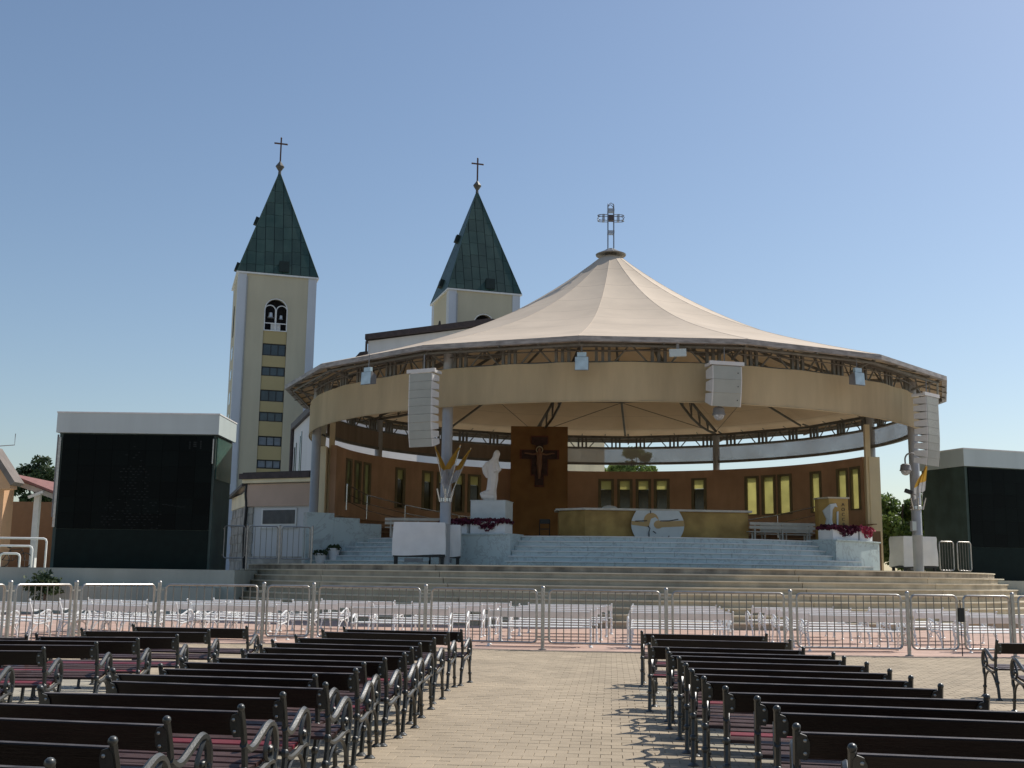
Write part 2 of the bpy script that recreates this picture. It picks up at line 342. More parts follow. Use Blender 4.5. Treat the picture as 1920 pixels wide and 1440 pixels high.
def edge_y(x):
    for (x0, y0), (x1, y1) in zip(edge, edge[1:]):
        if x0 <= x <= x1: return y0 + (y1 - y0) * (x - x0) / (x1 - x0)
    return 25
PW = 0.20
def paver_geo(tone, grey):
    g = 0.002; c = 0.0035; h = PW / 2 - g; b = h - c
    v = [(-h, -h, -0.03), (h, -h, -0.03), (h, h, -0.03), (-h, h, -0.03), (-h, -h, -0.004), (h, -h, -0.004), (h, h, -0.004), (-h, h, -0.004), (-b, -b, 0), (b, -b, 0), (b, b, 0), (-b, b, 0)]
    f = [(8, 9, 10, 11)] + [(4 + i, 4 + (i + 1) % 4, 8 + (i + 1) % 4, 8 + i) for i in range(4)] + [(i, (i + 1) % 4, 4 + (i + 1) % 4, 4 + i) for i in range(4)]
    return v, f
def pav_attr(me, tone, grey):
    for nm, arr in (('tone', tone), ('grey', grey)):
        a = me.attributes.new(nm, 'FLOAT', 'POINT'); a.data.foreach_set('value', arr)
pv, pf = paver_geo(0, 0)
PVAR = []
for i in range(8):
    me = bpy.data.meshes.new('paver'); me.from_pydata(pv, [], pf); me.materials.append(PAVER)
    pav_attr(me, [random.random()] * 12, [0.0] * 12); PVAR.append(me)
A5 = R(5); ux = Vector((math.cos(A5), -math.sin(A5), 0)); uy = Vector((math.sin(A5), math.cos(A5), 0))
cells = []
for r in range(12, 150):
    for c in range(-85, 85):
        p = ux * ((c + (0.5 if r % 2 else 0.0)) * PW) + uy * (r * PW)
        if p.y < 3.5 or abs(p.x) > p.y * 0.52 + 0.8 or p.y > edge_y(p.x) - 0.24: continue
        cells.append(p)
aisle = sorted([p for p in cells if p.y > 8.55 and -1.15 + (9.0 - p.y) * -0.05 < p.x < 1.55 and abs(p.x) < p.y * 0.46], key=lambda p: p.y)[:300]
aset = {id(p) for p in aisle}
for p in aisle:
    o = put('paver', random.choice(PVAR), plaza, (p.x, p.y, random.uniform(-0.0015, 0.0015)), -A5)
    o.rotation_euler[0] = random.uniform(-0.006, 0.006); o.rotation_euler[1] = random.uniform(-0.006, 0.006)
V = []; F_ = []; T_ = []; G_ = []
ca, sa = math.cos(-A5), math.sin(-A5)
for p in cells:
    if id(p) in aset: continue
    o = len(V); t = random.random(); dz = random.uniform(-0.0015, 0.0015)
    ga = 0.0 if (-1.35 < p.x < 1.9) or p.y > 17.6 or p.x > 3.6 else 1.0
    tx, ty = random.uniform(-0.008, 0.008), random.uniform(-0.008, 0.008)
    for x, y, z in pv:
        V.append((p.x + x * ca - y * sa, p.y + x * sa + y * ca, z + dz + x * tx + y * ty)); T_.append(t); G_.append(ga)
    F_ += [tuple(i + o for i in f) for f in pf]
me = bpy.data.meshes.new('pavers'); me.from_pydata(V, [], F_); me.materials.append(PAVER); pav_attr(me, T_, G_)
o = put('paver_field', me, plaza); o['kind'] = 'stuff'

# ------------------------------------------------------------------ terrace, steps and stage
tb = MB().span(-60, -10.4, 44.0, 130, -0.1, 1.66).span(-10.4, 70, 55.0, 130, -0.1, 1.66)
struct(tb.build('terrace', PLINTH))
struct(MB().span(-60, -10.9, 43.2, 44.0, -0.1, 1.0).build('terrace_ledge', PLINTH))
steps = struct(bpy.data.objects.new('platform_steps', None)); COL.objects.link(steps)
NS = 9; RT, RB = 17.3, 20.05; ZT = 1.95
core = MB().lathe([(RT - 0.35, -0.1), (RT - 0.35, ZT - 0.02)], 120, (CX, CY, 0)); core.build('platform_core', STEP, steps)
jo = [-62, -46, -34, -25.6, 9.5, 13.8, 27, 46, 62]
for k in range(NS):
    r1 = RB - (RB - RT) * k / (NS - 1); r0 = r1 - (RB - RT) / (NS - 1) - 0.06; z1 = ZT * (k + 1) / NS; z0 = z1 - ZT / NS - 0.02
    if k == NS - 1: r0 = RT - 1.0
    cuts = [-100] + [j + (1.1 * (NS - 1 - k) if j < 0 else -0.2 * (NS - 1 - k)) for j in (-62, -44, -26.0, 16.5, 36, 58)] + [100]
    for a, b in zip(cuts, cuts[1:]):
        m = MB(); g = 0.045
        arcblock(m, a + g, b - g, r0, r1, z0, z1 - 0.045)
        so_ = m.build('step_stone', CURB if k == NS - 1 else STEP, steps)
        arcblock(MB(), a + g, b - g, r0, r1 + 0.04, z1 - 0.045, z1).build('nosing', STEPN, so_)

stage = tag(bpy.data.objects.new('marble_stage', None), 'white veined marble stage with five wide curved steps under the round canopy', 'stage'); COL.objects.link(stage)
ZS = 3.15
MB().lathe([(11.95, ZT), (11.95, ZS - 0.05)], 90, (CX, CY, 0)).build('stage_core', MARBLE, stage)
MB().lathe([(11.98, ZS - 0.045), (12.02, ZS - 0.01)], 90, (CX, CY, 0)).build('stage_floor', MARBLE, stage)
nm = 6
for k in range(nm):
    r1 = 13.75 - 0.34 * k; z1 = ZT + (ZS - ZT) * (k + 1) / nm; z0 = z1 - (ZS - ZT) / nm
    cuts = [-22.0 + 0.0 * k, -14, -4.5, 5.5, 15.5, 25.5, 37.5 + (nm - k) * 1.35]
    if k % 2: cuts = [-22.0, -9, 0.5, 10.5, 20.5, 30.5, 37.5 + (nm - k) * 1.35]
    for a, b in zip(cuts, cuts[1:]):
        so_ = arcblock(MB(), a + 0.02, b - 0.02, r1 - 0.42, r1, z0, z1 - 0.04).build('marble_step', MARBLE, stage)
        arcblock(MB(), a + 0.02, b - 0.02, r1 - 0.42, r1 + 0.045, z1 - 0.04, z1).build('nosing', MARBN, so_)
arcblock(MB(), -38, -22.05, 11.8, 13.2, ZT, ZS - 0.003).build('marble_block', MARBLE, stage)
arcblock(MB(), -38, -22.05, 11.8, 13.26, ZS, ZS + 0.05).build('block_coping', MARBLE, stage)
arcblock(MB(), 37.6, 53.5, 11.8, 13.25, ZT, ZS - 0.003).build('marble_block', MARBLE, stage)
arcblock(MB(), 37.6, 53.6, 11.8, 13.32, ZS, ZS + 0.05).build('block_coping', MARBLE, stage)
# stair and stepped marble wall on the left side
WA, WB_ = Vector((-8.75, 49.6)), Vector((-5.75, 51.6))
def wseg(u0, u1, z0, z1, nm, th=0.35):
    p, q = WA.lerp(WB_, u0), WA.lerp(WB_, u1); n_ = Vector((-(WB_ - WA).y, (WB_ - WA).x)).normalized() * th
    return MB().prism([tuple(p), tuple(q), tuple(q + n_), tuple(p + n_)], lambda a, b, t: (a, b, t), z0, z1).build(nm, MARBLE, stage)
for u0, u1, z in ((0, 0.36, 4.18), (0.362, 0.70, 4.0), (0.702, 1.0, 3.78)): wseg(u0, u1, ZT, z, 'marble_wall')
for k in range(6):
    w = WA.lerp(WB_, 0.06 + k / 6.5); yk = 46.5 + 0.36 * k
    MB().prism([tuple(w), (-3.25, yk), (-3.25, 53.0), (-6.0, 53.0)], lambda a, b, t: (a, b, t), ZT, ZT + 0.2 * (k + 1) - 0.045).build('side_step', MARBLE, stage)
    MB().prism([(w.x - 0.0, w.y - 0.05), (-3.25, yk - 0.05), (-3.25, 53.0), (-6.0, 53.0)], lambda a, b, t: (a, b, t), ZT + 0.2 * (k + 1) - 0.044, ZT + 0.2 * (k + 1)).build('side_nosing', MARBN, stage)

# ------------------------------------------------------------------ pavilion
pav = thing('altar_pavilion', 'round open pavilion with cream tent roof, curved valance and grey columns', 'pavilion', (CX, CY, ZT))
def LP(az, r, z):
    a = R(az); return Vector((r * math.sin(a), -r * math.cos(a), z - ZT))
SEAM0 = -9.2
ZR, ZA, RR, RA = 10.28, 17.72, 16.0, 0.5
def zprof(r):
    t = max(0.0, min(1.0, (RR - r) / (RR - RA))); return ZR + (ZA - ZR) * (0.62 * t + 0.38 * t ** 3.0)
NR, NA = 22, 8
for k in range(16):
    a0 = SEAM0 + 22.5 * k; am = a0 + 11.25; vs = []; fs = []
    e = R(am)
    # panel in its own frame: local Y is the distance down the slope, so fabric seams run across it
    for i in range(NR + 1):
        r = RA + (RR - RA) * i / NR
        p0 = LP(a0, r, 0); p1 = LP(a0 + 22.5, r, 0)
        for j in range(NA + 1):
            t = j / NA; q = p0.lerp(p1, t); sag = 4 * t * (1 - t) * (0.07 * math.sin(math.pi * (r - RA) / (RR - RA)) ** 0.9)
            z = zprof(r) - ZT - sag
            x = q.x * math.cos(e) + q.y * math.sin(e); y = q.x * math.sin(e) - q.y * math.cos(e)
            vs.append((x, y, z))
    for i in range(NR):
        for j in range(NA): fs.append((i * (NA + 1) + j, i * (NA + 1) + j + 1, (i + 1) * (NA + 1) + j + 1, (i + 1) * (NA + 1) + j))
    # local (x,y) -> world needs rotation with mirrored y handled by going through a proper rotation
    vs = [(-x, y, z) for x, y, z in vs]
    me = MB().add(vs, fs).mesh('canopy_panel', FABRIC, True)
    o = put('canopy_panel', me, pav); o.rotation_euler[2] = R(180) + e
    MB().tube([LP(a0, RA + (RR - RA) * i / 24, zprof(RA + (RR - RA) * i / 24) + 0.0) for i in range(25)], 0.010, 5).build('canopy_seam', FABRIC, pav, True)
    A, B = LP(a0, RR, 0), LP(a0 + 22.5, RR, 0)
    fb = MB(); Ai, Bi = LP(a0, RR - 0.16, 0), LP(a0 + 22.5, RR - 0.16, 0); Ao, Bo = LP(a0, RR + 0.05, 0), LP(a0 + 22.5, RR + 0.05, 0)
    z1, z0 = ZR - ZT - 0.015, ZR - ZT - 0.20
    fb.add([(Ai.x, Ai.y, z0), (Bi.x, Bi.y, z0), (Bo.x, Bo.y, z0), (Ao.x, Ao.y, z0), (Ai.x, Ai.y, z1), (Bi.x, Bi.y, z1), (Bo.x, Bo.y, z1), (Ao.x, Ao.y, z1)],
           [(0, 1, 2, 3), (4, 7, 6, 5), (0, 4, 5, 1), (2, 6, 7, 3), (0, 3, 7, 4), (1, 5, 6, 2)]).build('rim_fascia', FASCIA, pav)
    gt = MB().tube([LP(a0, RR - 0.35, ZR - 0.27), LP(a0 + 22.5, RR - 0.35, ZR - 0.27)], 0.05, 6)
    for r, z in ((15.3, ZR - 0.18), (14.75, ZR - 0.02)): gt.tube([LP(a0, r, z), LP(a0 + 22.5, r, z)], 0.04, 5)
    for t in range(4): gt.tube([LP(a0 + t * 5.625, 15.75, ZR - 0.26), LP(a0 + t * 5.625, 14.55, ZR + 0.12)], 0.03, 4)
    gt.build('eave_purlins', TRUSS, pav)
    # ring truss bay
    tr = MB(); RTZ = 14.55; zt, zb = 10.18, 9.52
    for z in (zt, zb): tr.tube([LP(a0 + 22.5 * i / 4, RTZ, z) for i in range(5)], 0.075 if z == zb else 0.06, 6)
    tr.tube([LP(a0 + 22.5 * i / 4, RTZ + 0.1, 9.98) for i in range(5)], 0.025, 4)
    for c in (3.0, 11.25, 19.5):
        for d in (-0.95, 0, 0.95): tr.box(LP(a0 + c + d, RTZ, (zt + zb) / 2), (0.11, 0.11, zt - zb), Matrix.Rotation(R(a0 + c + d), 3, 'Z'))
    for c0, c1 in ((4.6, 6.9), (9.7, 7.3), (13.0, 15.2), (17.9, 15.6)): tr.tube([LP(a0 + c0, RTZ, zb), LP(a0 + c1, RTZ, zt)], 0.035, 5)
    tr.build('truss_bay', TRUSS, pav)
    MB().tube([LP(a0, RR - 0.1, ZR - 0.12), LP(a0, 14.55, ZR - 0.5)], 0.05, 5).tube([LP(a0, RR - 0.2, ZR - 0.06), LP(a0, 14.5, ZR + 0.1)], 0.05, 5).build('eave_bracket', TRUSS, pav)
# rafters, inner rings and bracing under the fabric
for k in range(8):
    a0 = -31 + 45 * k; m = MB()
    up = [LP(a0, r, zprof(r) - 0.32) for r in [14.5 - 13.3 * i / 9 for i in range(10)]]
    lo = [LP(a0, r, zprof(r) - 0.50 - 0.75 * math.sin(math.pi * min(1, (14.5 - r) / 9.0))) for r in [14.5 - 9.0 * i / 7 for i in range(8)]]
    m.tube(up, 0.085, 6); m.tube(lo, 0.075, 6)
    for i in (1, 2, 3, 4, 5, 6):
        r = 14.5 - 9.0 * i / 7
        m.tube([lo[i], LP(a0, r, zprof(r) - 0.32)], 0.035, 4)
        m.tube([lo[i], LP(a0, r - 0.35, zprof(r - 0.35) - 0.32)], 0.035, 4)
    m.build('rafter', TRUSS, pav)
    a1 = a0 + 22.5
    MB().tube([LP(a1, r, zprof(r) - 0.40) for r in [14.5 - 13.3 * i / 9 for i in range(10)]], 0.07, 6).build('rafter', TRUSS, pav)
    for r in (10.2, 5.5):
        MB().tube([LP(a0 + 22.5 * i, r, zprof(r) - 0.38) for i in range(3)], 0.05, 5).build('ring_purlin', TRUSS, pav)
    MB().tube([LP(a0, 14.4, zprof(14.4) - 0.42), LP(a1, 10.2, zprof(10.2) - 0.42)], 0.02, 4).tube([LP(a0 + 45, 14.4, zprof(14.4) - 0.42), LP(a1, 10.2, zprof(10.2) - 0.42)], 0.02, 4).build('brace_rod', TRUSS, pav)
# columns
for az in (-31, 59, 104, 149, -166, -121, -76):
    m = MB().lathe([(0.26, 0), (0.26, 0.03), (0.21, 0.05), (0.21, 1.55), (0.218, 1.56), (0.218, 1.6), (0.21, 1.61), (0.21, 8.2)], 18)
    o = m.build('column', COLM, pav, True); o.location = LP(az, 14.5, ZT)
# valance: one hanging band from the left wall round the front to the right
nv = 30
for k in range(nv):
    a0 = -100 + 166.0 * k / nv; a1 = -100 + 166.0 * (k + 1) / nv; vs = []; fs = []
    for i in range(5):
        a = a0 + (a1 - a0) * i / 4
        for j, z in enumerate((9.50, 9.1, 8.6, 8.22, 8.02)):
            wob = 0.02 * math.sin(a * 0.9 + j) + 0.015 * math.sin(a * 2.3)
            vs.append(LP(a, 14.82 + wob, z - 0.015 * math.sin(a * 0.7)))
    for i in range(4):
        for j in range(4): fs.append((i * 5 + j, i * 5 + j + 1, (i + 1) * 5 + j + 1, (i + 1) * 5 + j))
    if k == 0: vm = MB()
    vm.add(vs, fs)
    if k % 5 == 4: vm.build('valance_section', VALF, pav, True); vm = MB()
    if k == 0: hem = MB()
hem.tube([LP(-100 + 166 * i / 60, 14.82, 8.03) for i in range(61)], 0.03, 5); hem.build('valance_hem', VALF, pav)
# rear upper curtain of clear plastic with its lower rail
for a0, a1 in ((62, 104), (104, 149), (149, 194), (194, 239), (239, 265.5)):
    arcblock(MB(), a0 + 0.4, a1 - 0.4, 14.40, 14.42, 8.62, 9.46).build('clear_curtain' if a0 < 190 else 'brown_curtain', CLEARP if a0 < 190 else BCURT, pav)
    m = MB()
    arcblock(m, a0, a1, 14.36, 14.46, 8.46, 8.615, None, LP); arcblock(m, a0, a1, 14.6, 14.66, 8.5, 8.58, None, LP)
    m.build('curtain_rail', TRUSS, pav)
# NOTE: arcblock above used world coordinates; bring those pieces into the pavilion frame
for o in pav.children:
    if 'curtain' in o.name and 'rail' not in o.name:
        o.matrix_parent_inverse = Matrix.Translation((-CX, -CY, -ZT))
# cap and wire cross
MB().lathe([(0.3, 17.6 - ZT), (0.3, 17.86 - ZT), (0.76, 17.80 - ZT), (0.78, 17.86 - ZT), (0.35, 18.06 - ZT), (0.2, 18.16 - ZT)], 28).build('roof_cap', mat('cap_metal', (0.20, 0.19, 0.17), 0.4, 0.5), pav, True)
wc = thing('wire_cross', 'openwork wire cross on top of the tent roof', 'cross', (CX, CY, 18.18))
d = 0.15; m = MB()
WIRE = mat('cross_wire', (0.22, 0.24, 0.28), 0.4, 0.7)
def hoop(axis, base, length):
    for sx in (-1, 1):
        for sy in (-1, 1):
            pass
m = MB()
for s1 in (-d, d):
    for s2 in (-d, d):
        m.tube([(s1, s2, 0), (s1, s2, 2.15)], 0.022, 5)
for s in (-d, d):
    m.tube([(s, -d, 2.15), (s, -d * 0.8, 2.3), (s, 0, 2.4), (s, d * 0.8, 2.3), (s, d, 2.15)], 0.02, 5); m.tube([(-d, s, 2.15), (-d * 0.8, s, 2.3), (0, s, 2.4), (d * 0.8, s, 2.3), (d, s, 2.15)], 0.02, 5)
m.build('wire_shaft', WIRE, wc)
for sg in (-1, 1):
    m = MB()
    for s1 in (-d, d):
        for s2 in (-d, d): m.tube([(sg * d, s1, 1.62 + s2), (sg * 0.5, s1, 1.62 + s2)], 0.02, 5)
    for s in (-d, d):
        m.tube([(sg * 0.5, s, 1.62 - d), (sg * 0.61, s, 1.62 - d * 0.8), (sg * 0.68, s, 1.62), (sg * 0.61, s, 1.62 + d * 0.8), (sg * 0.5, s, 1.62 + d)], 0.02, 5)
        m.tube([(sg * 0.5, -d, 1.62 + s), (sg * 0.61, -d * 0.8, 1.62 + s), (sg * 0.68, 0, 1.62 + s), (sg * 0.61, d * 0.8, 1.62 + s), (sg * 0.5, d, 1.62 + s)], 0.02, 5)
    m.build('wire_arm', WIRE, wc)
    MB().box((sg * 0.38, 0, 1.62), (0.12, 2 * d + 0.05, 2 * d + 0.05)).build('tie_band', clear_mat('wire_band%d' % sg, (0.22, 0.24, 0.28), 0.4), wc)
MB().box((0, 0, 1.62), (0.28, 0.34, 0.28)).build('centre_block', mat('cross_block', (0.06, 0.05, 0.055), 0.6), wc)
for z in (0.85, 2.02): MB().box((0, 0, z), (2 * d + 0.05, 2 * d + 0.05, 0.16)).build('tie_band', clear_mat('wire_bandz%d' % int(z * 10), (0.22, 0.24, 0.28), 0.4), wc)

# ------------------------------------------------------------------ curved rear wall with windows
wall = tag(bpy.data.objects.new('curved_rear_wall', None), 'curved terracotta wall with tall narrow windows behind the altar', 'wall'); COL.objects.link(wall)
RW0, RW1 = 13.85, 14.15
wins = [(104.9, 107.8, 1), (109.6, 112.6, 1), (118.7, 121.2, 1), (127.8, 130.8, 1), (132.5, 135.4, 1), (137.2, 140.0, 1), (151.2, 154.0, 0), (160.7, 163.6, 0), (165.4, 168.2, 0), (170.1, 172.9, 0), (174.8, 177.7, 0),
        (209.8, 212.4, 0), (214.4, 216.8, 0), (219.3, 221.6, 0), (223.9, 226.3, 0), (233.0, 235.4, 0), (246.2, 248.4, 1), (250.6, 252.9, 1), (255.4, 257.8, 1)]
ZW0, ZW1, ZL, ZU = ZT, 8.0, 5.25, 7.42
prev = 103.4; bits = []
for a0, a1, full in wins:
    bits.append((prev, a0, ZW0, ZW1)); bits.append((a0, a1, ZW0, ZL)); bits.append((a0, a1, ZU, ZW1)); prev = a1
bits.append((prev, 265.5, ZW0, ZW1))
for a0, a1, z0, z1 in bits: arcblock(MB(), a0, a1, RW0, RW1, z0, z1).build('wall_section', TERRA, wall)
for a0, a1, full in wins:
    fr = MB(); e = 0.55
    for s0, s1 in ((a0 - e, a0 + 0.15), (a1 - 0.15, a1 + e)): arcblock(fr, s0, s1, RW0 - 0.05, RW0 + 0.12, ZL, ZU + 0.12, 1)
    arcblock(fr, a0 + 0.15, a1 - 0.15, RW0 - 0.05, RW0 + 0.12, ZU, ZU + 0.12, 1); arcblock(fr, a0 + 0.15, a1 - 0.15, RW0 - 0.06, RW0 + 0.12, ZL, ZL + 0.06, 1)
    w = fr.build('window', WFRAME, wall)
    if full: arcblock(MB(), a0 + 0.15, a1 - 0.15, RW0 + 0.05, RW0 + 0.07, ZL + 0.06, ZU, 1).build('pane', YPANE, w)
    else:
        arcblock(MB(), a0 + 0.15, a1 - 0.15, RW0 + 0.05, RW0 + 0.07, ZU - 0.52, ZU, 1).build('pane', YPANE, w)
        arcblock(MB(), a0 + 0.15, a1 - 0.15, RW0 + 0.05, RW0 + 0.07, ZL + 0.06, ZU - 0.53, 1).build('pane', DGLASS, w)
for (x, y), (x2, y2) in (((18.79, 59.6), (18.5, 59.3)), ((-9.58, 58.0), (-9.15, 58.3))):
    MB().span(x - 0.28, x + 0.28, y - 0.5, y + 0.5, ZT, 7.9).build('end_pier', CREAMST, wall)
    MB().span(x2 - 0.13, x2 + 0.13, y2 - 0.13, y2 + 0.13, ZT, 9.6).build('end_post', CREAMST, wall)

# ochre panel with generic painted cross
pan = thing('ochre_backdrop_panel', 'tall plain ochre panel standing in front of the curved wall', 'panel', (1.69, 68.6, ZS))
MB().box((0, 0, 3.66), (3.42, 0.18, 7.32)).build('panel_board', OCHREP, pan)
MB().box((0, 0.1, 3.6), (3.2, 0.04, 7.0)).build('panel_backing', TERRA, pan)
cr = thing('wall_crucifix', 'dark red cross with a pale figure hanging on the ochre panel', 'crucifix', (1.70, 68.46, 8.55))
poly = [(-0.28, -1.72), (0.28, -1.72), (0.28, -1.05), (0.52, -1.05), (0.52, -0.05), (1.18, -0.05), (1.18, 0.50), (0.24, 0.50), (0.24, 0.82), (0.52, 0.88), (0.52, 1.34), (-0.52, 1.34), (-0.52, 0.88), (-0.24, 0.82), (-0.24, 0.50), (-1.18, 0.50), (-1.18, -0.05), (-0.52, -0.05), (-0.52, -1.05), (-0.28, -1.05)]
MB().prism(poly, lambda a, b, t: (a, t, b), -0.06, 0.04).build('cross_board', CROSSR, cr)
MB().prism([(a * 0.9, b * 0.94 + 0.0) for a, b in poly], lambda a, b, t: (a, t, b), -0.075, -0.055).build('cross_field', mat('cross_field', (0.06, 0.03, 0.028), 0.6, var=0.4, scale=5), cr)
fg = MB().ball((0, -0.16, 0.47), 0.13, 10, 8, (0.85, 0.9, 1.1)); fg.tube([(0, -0.14, 0.40), (0, -0.15, 0.2), (0, -0.15, -0.1), (0, -0.15, -0.35), (0, -0.14, -0.8), (0, -0.12, -1.25)], 0.1, 10, rr=[0.06, 0.17, 0.17, 0.18, 0.12, 0.07])
for s in (-1, 1): fg.tube([(s * 0.1, -0.15, 0.27), (s * 0.4, -0.14, 0.2), (s * 0.72, -0.13, 0.27), (s * 0.9, -0.12, 0.28)], 0.05, 8, rr=[0.08, 0.06, 0.05, 0.04])
f = fg.build('figure', SKINR, cr, True); rm = f.modifiers.new('remesh', 'REMESH'); rm.mode = 'VOXEL'; rm.voxel_size = 0.03; rm.use_smooth_shade = True
MB().tube([(0.19 * math.cos(i * math.pi / 8), -0.13, 0.49 + 0.19 * math.sin(i * math.pi / 8)) for i in range(16)], 0.035, 6, True).build('halo', mat('halo', (0.62, 0.55, 0.40), 0.5), cr)

# ------------------------------------------------------------------ altar and furniture
alt = thing('altar_table', 'long mottled travertine altar with a pale top and white relief disc', 'altar', (6.1, 48.6, ZS))
apoly = [(-4.0, 0.9), (-2.95, 0.0), (4.05, 0.55), (4.1, 2.2), (-4.0, 2.2)]
MB().prism(apoly, lambda a, b, t: (a, b, t), 0.0, 1.22).build('altar_block', TRAVERT, alt)
MB().prism([(-4.15, 0.8), (-2.98, -0.12), (4.2, 0.43), (4.25, 2.3), (-4.15, 2.3)], lambda a, b, t: (a, b, t), 1.223, 1.31).build('altar_top', mat('altar_top', (0.58, 0.56, 0.50), 0.5), alt)
em = thing('relief_disc', 'white rounded plaque with gold band and curved figures on the altar front', 'plaque', (6.2, 48.46, ZS + 0.02), R(-1.5))
hw = []
for i in range(-8, 9):
    t = i / 8; hw.append((0.78 + 0.33 * math.cos(t * 1.25) ** 1.0 - 0.0, t * 0.60 + 0.60))
dp = [(w, z) for w, z in hw] + [(-w, z) for w, z in reversed(hw)]
MB().prism(dp, lambda a, b, t: (a, t, b), 0.0, 0.10).build('plaque_slab', WSTONE, em)
FN = lambda a, b, t: (a, t, b)
MB().prism([(-1.1, 0.60), (-0.4, 0.52), (-0.4, 0.70), (-1.1, 0.76)], FN, -0.012, 0.0).build('gold_band', GOLD, em)
MB().prism([(0.05, 0.50), (1.1, 0.56), (1.1, 0.80), (0.15, 0.74)], FN, -0.012, 0.0).build('gold_band', GOLD, em)
MB().prism([(-0.27 + 0.31 * math.cos(i * math.pi / 10), 0.80 + 0.31 * math.sin(i * math.pi / 10)) for i in range(20)], FN, -0.014, 0.0).build('gold_ring', GOLD, em)
MB().prism([(-0.33, 0.02), (0.48, 0.02), (0.46, 0.34), (0.25, 0.5), (-0.05, 0.44), (-0.12, 0.62), (0.02, 0.82), (-0.1, 0.93), (-0.28, 0.86), (-0.36, 0.6)], FN, -0.026, 0.0).build('mother_shape', WSTONE, em)
MB().prism([(-0.08 + 0.19 * math.cos(i * math.pi / 8) + 0.1, 0.62 + 0.17 * math.sin(i * math.pi / 8)) for i in range(16)], FN, -0.034, 0.0).build('child_shape', GOLD, em)
for pts in ([(-0.37, -0.0), (-0.38, 0.3), (-0.33, 0.45), (-0.42, 0.56)], [(-0.45, 0.77), (-0.95, 0.75)], [(0.1, 0.77), (0.5, 0.78), (0.86, 0.85)], [(-0.3, 1.08), (-0.3, 1.2)], [(0.05, 0.06), (0.18, 0.10), (0.3, 0.06)], [(-0.2, 0.02), (-0.16, 0.1), (-0.05, 0.05)], [(-0.2, 0.34), (-0.08, 0.25)], [(0.47, 0.16), (0.42, 0.06)]):
    MB().tube([(a, -0.04, b) for a, b in smoothc([(a, 0, b) for a, b in pts], 3) and pts], 0.02, 5).build('dark_stroke', BLACK, em)
lump = MB().ball((4.05, 47.75, 0), 0.3); mk = thing('round_white_urn', 'pale round dome peeking over the altar top', 'urn', (4.35, 50.4, ZS))
MB().lathe([(0.3, 0), (0.35, 0.6), (0.2, 1.1), (0.42, 1.25), (0.40, 1.38), (0.25, 1.5), (0.05, 1.54)], 16).build('urn_body', WSTONE, mk, True)

ped = thing('statue_pedestal', 'white square pedestal under the white statue', 'pedestal', (-0.76, 47.55, ZS), R(-12))
MB().box((0, 0, 0.72), (1.45, 1.45, 1.44)).build('plinth', WSTONE, ped)
MB().box((0, 0, 1.455), (1.5, 1.5, 0.025)).build('top_slab', WSTONE, ped)
st = thing('robed_statue', 'white statue of a veiled robed woman standing on the pedestal', 'statue', (-0.80, 47.5, ZS + 1.468))
k = 1 / 324.0
rows = [(855, 350, 530, .27), (800, 335, 528, .27), (730, 335, 520, .25), (712, 385, 520, .20), (640, 398, 530, .19), (570, 405, 542, .20), (500, 400, 545, .21), (440, 395, 548, .22), (380, 385, 550, .22), (340, 400, 550, .21), (315, 415, 552, .19), (290, 446, 548, .15), (270, 462, 554, .14), (240, 472, 566, .15), (208, 480, 568, .15), (186, 494, 556, .115), (172, 510, 540, .06)]
vs = []; fs = []; nn = 20
for (y, x0, x1, ry) in rows:
    cx = ((x0 + x1) / 2 - 455) * k; rx = (x1 - x0) / 2 * k; z = (855 - y) * k
    for j in range(nn):
        a = 2 * math.pi * j / nn; w = 1 + 0.075 * math.sin(7 * a + z * 2.5) * (1 if y > 320 else 0.15)
        vs.append((cx + rx * w * math.cos(a), ry * w * math.sin(a), z))
for i in range(len(rows) - 1):
    for j in range(nn): fs.append((i * nn + j, i * nn + (j + 1) % nn, (i + 1) * nn + (j + 1) % nn, (i + 1) * nn + j))
fs += [tuple(reversed(range(nn))), tuple(range((len(rows) - 1) * nn, len(rows) * nn))]
sm = MB().add(vs, fs)
def sp(x, y): return ((x - 455) * k, (855 - y) * k)
def stt(pts, rr): sm.tube([(sp(x, y)[0], d, sp(x, y)[1]) for x, y, d in pts], 0.1, 10, rr=rr)
stt([(470, 330, 0.05), (400, 370, 0.0), (365, 420, -0.05), (375, 480, -0.1), (400, 545, -0.08)], [.10, .13, .13, .11, .05])   # mantle over the arm
stt([(520, 350, -0.12), (540, 420, -0.2), (560, 465, -0.2), (578, 440, -0.2), (575, 415, -0.2)], [.10, .10, .07, .045, .025])     # raised forearm and hand
stt([(490, 330, -0.12), (470, 420, -0.2), (505, 460, -0.24), (535, 450, -0.24)], [.10, .10, .08, .04])
stt([(345, 745, 0.05), (330, 760, 0), (350, 790, -0.1), (420, 800, -0.22), (500, 810, -0.2)], [.06, .09, .13, .12, .1])            # cloud at the feet
stt([(548, 232, -0.08), (556, 240, -0.09)], [.02, .02])
ob = sm.build('statue_body', mat('statue_marble', (0.74, 0.72, 0.69), 0.6, var=0.05, scale=4, bump=0.1), st, True)
rm = ob.modifiers.new('remesh', 'REMESH'); rm.mode = 'VOXEL'; rm.voxel_size = 0.018; rm.use_smooth_shade = True
sm2 = ob.modifiers.new('smooth', 'SMOOTH'); sm2.factor = 0.4; sm2.iterations = 1

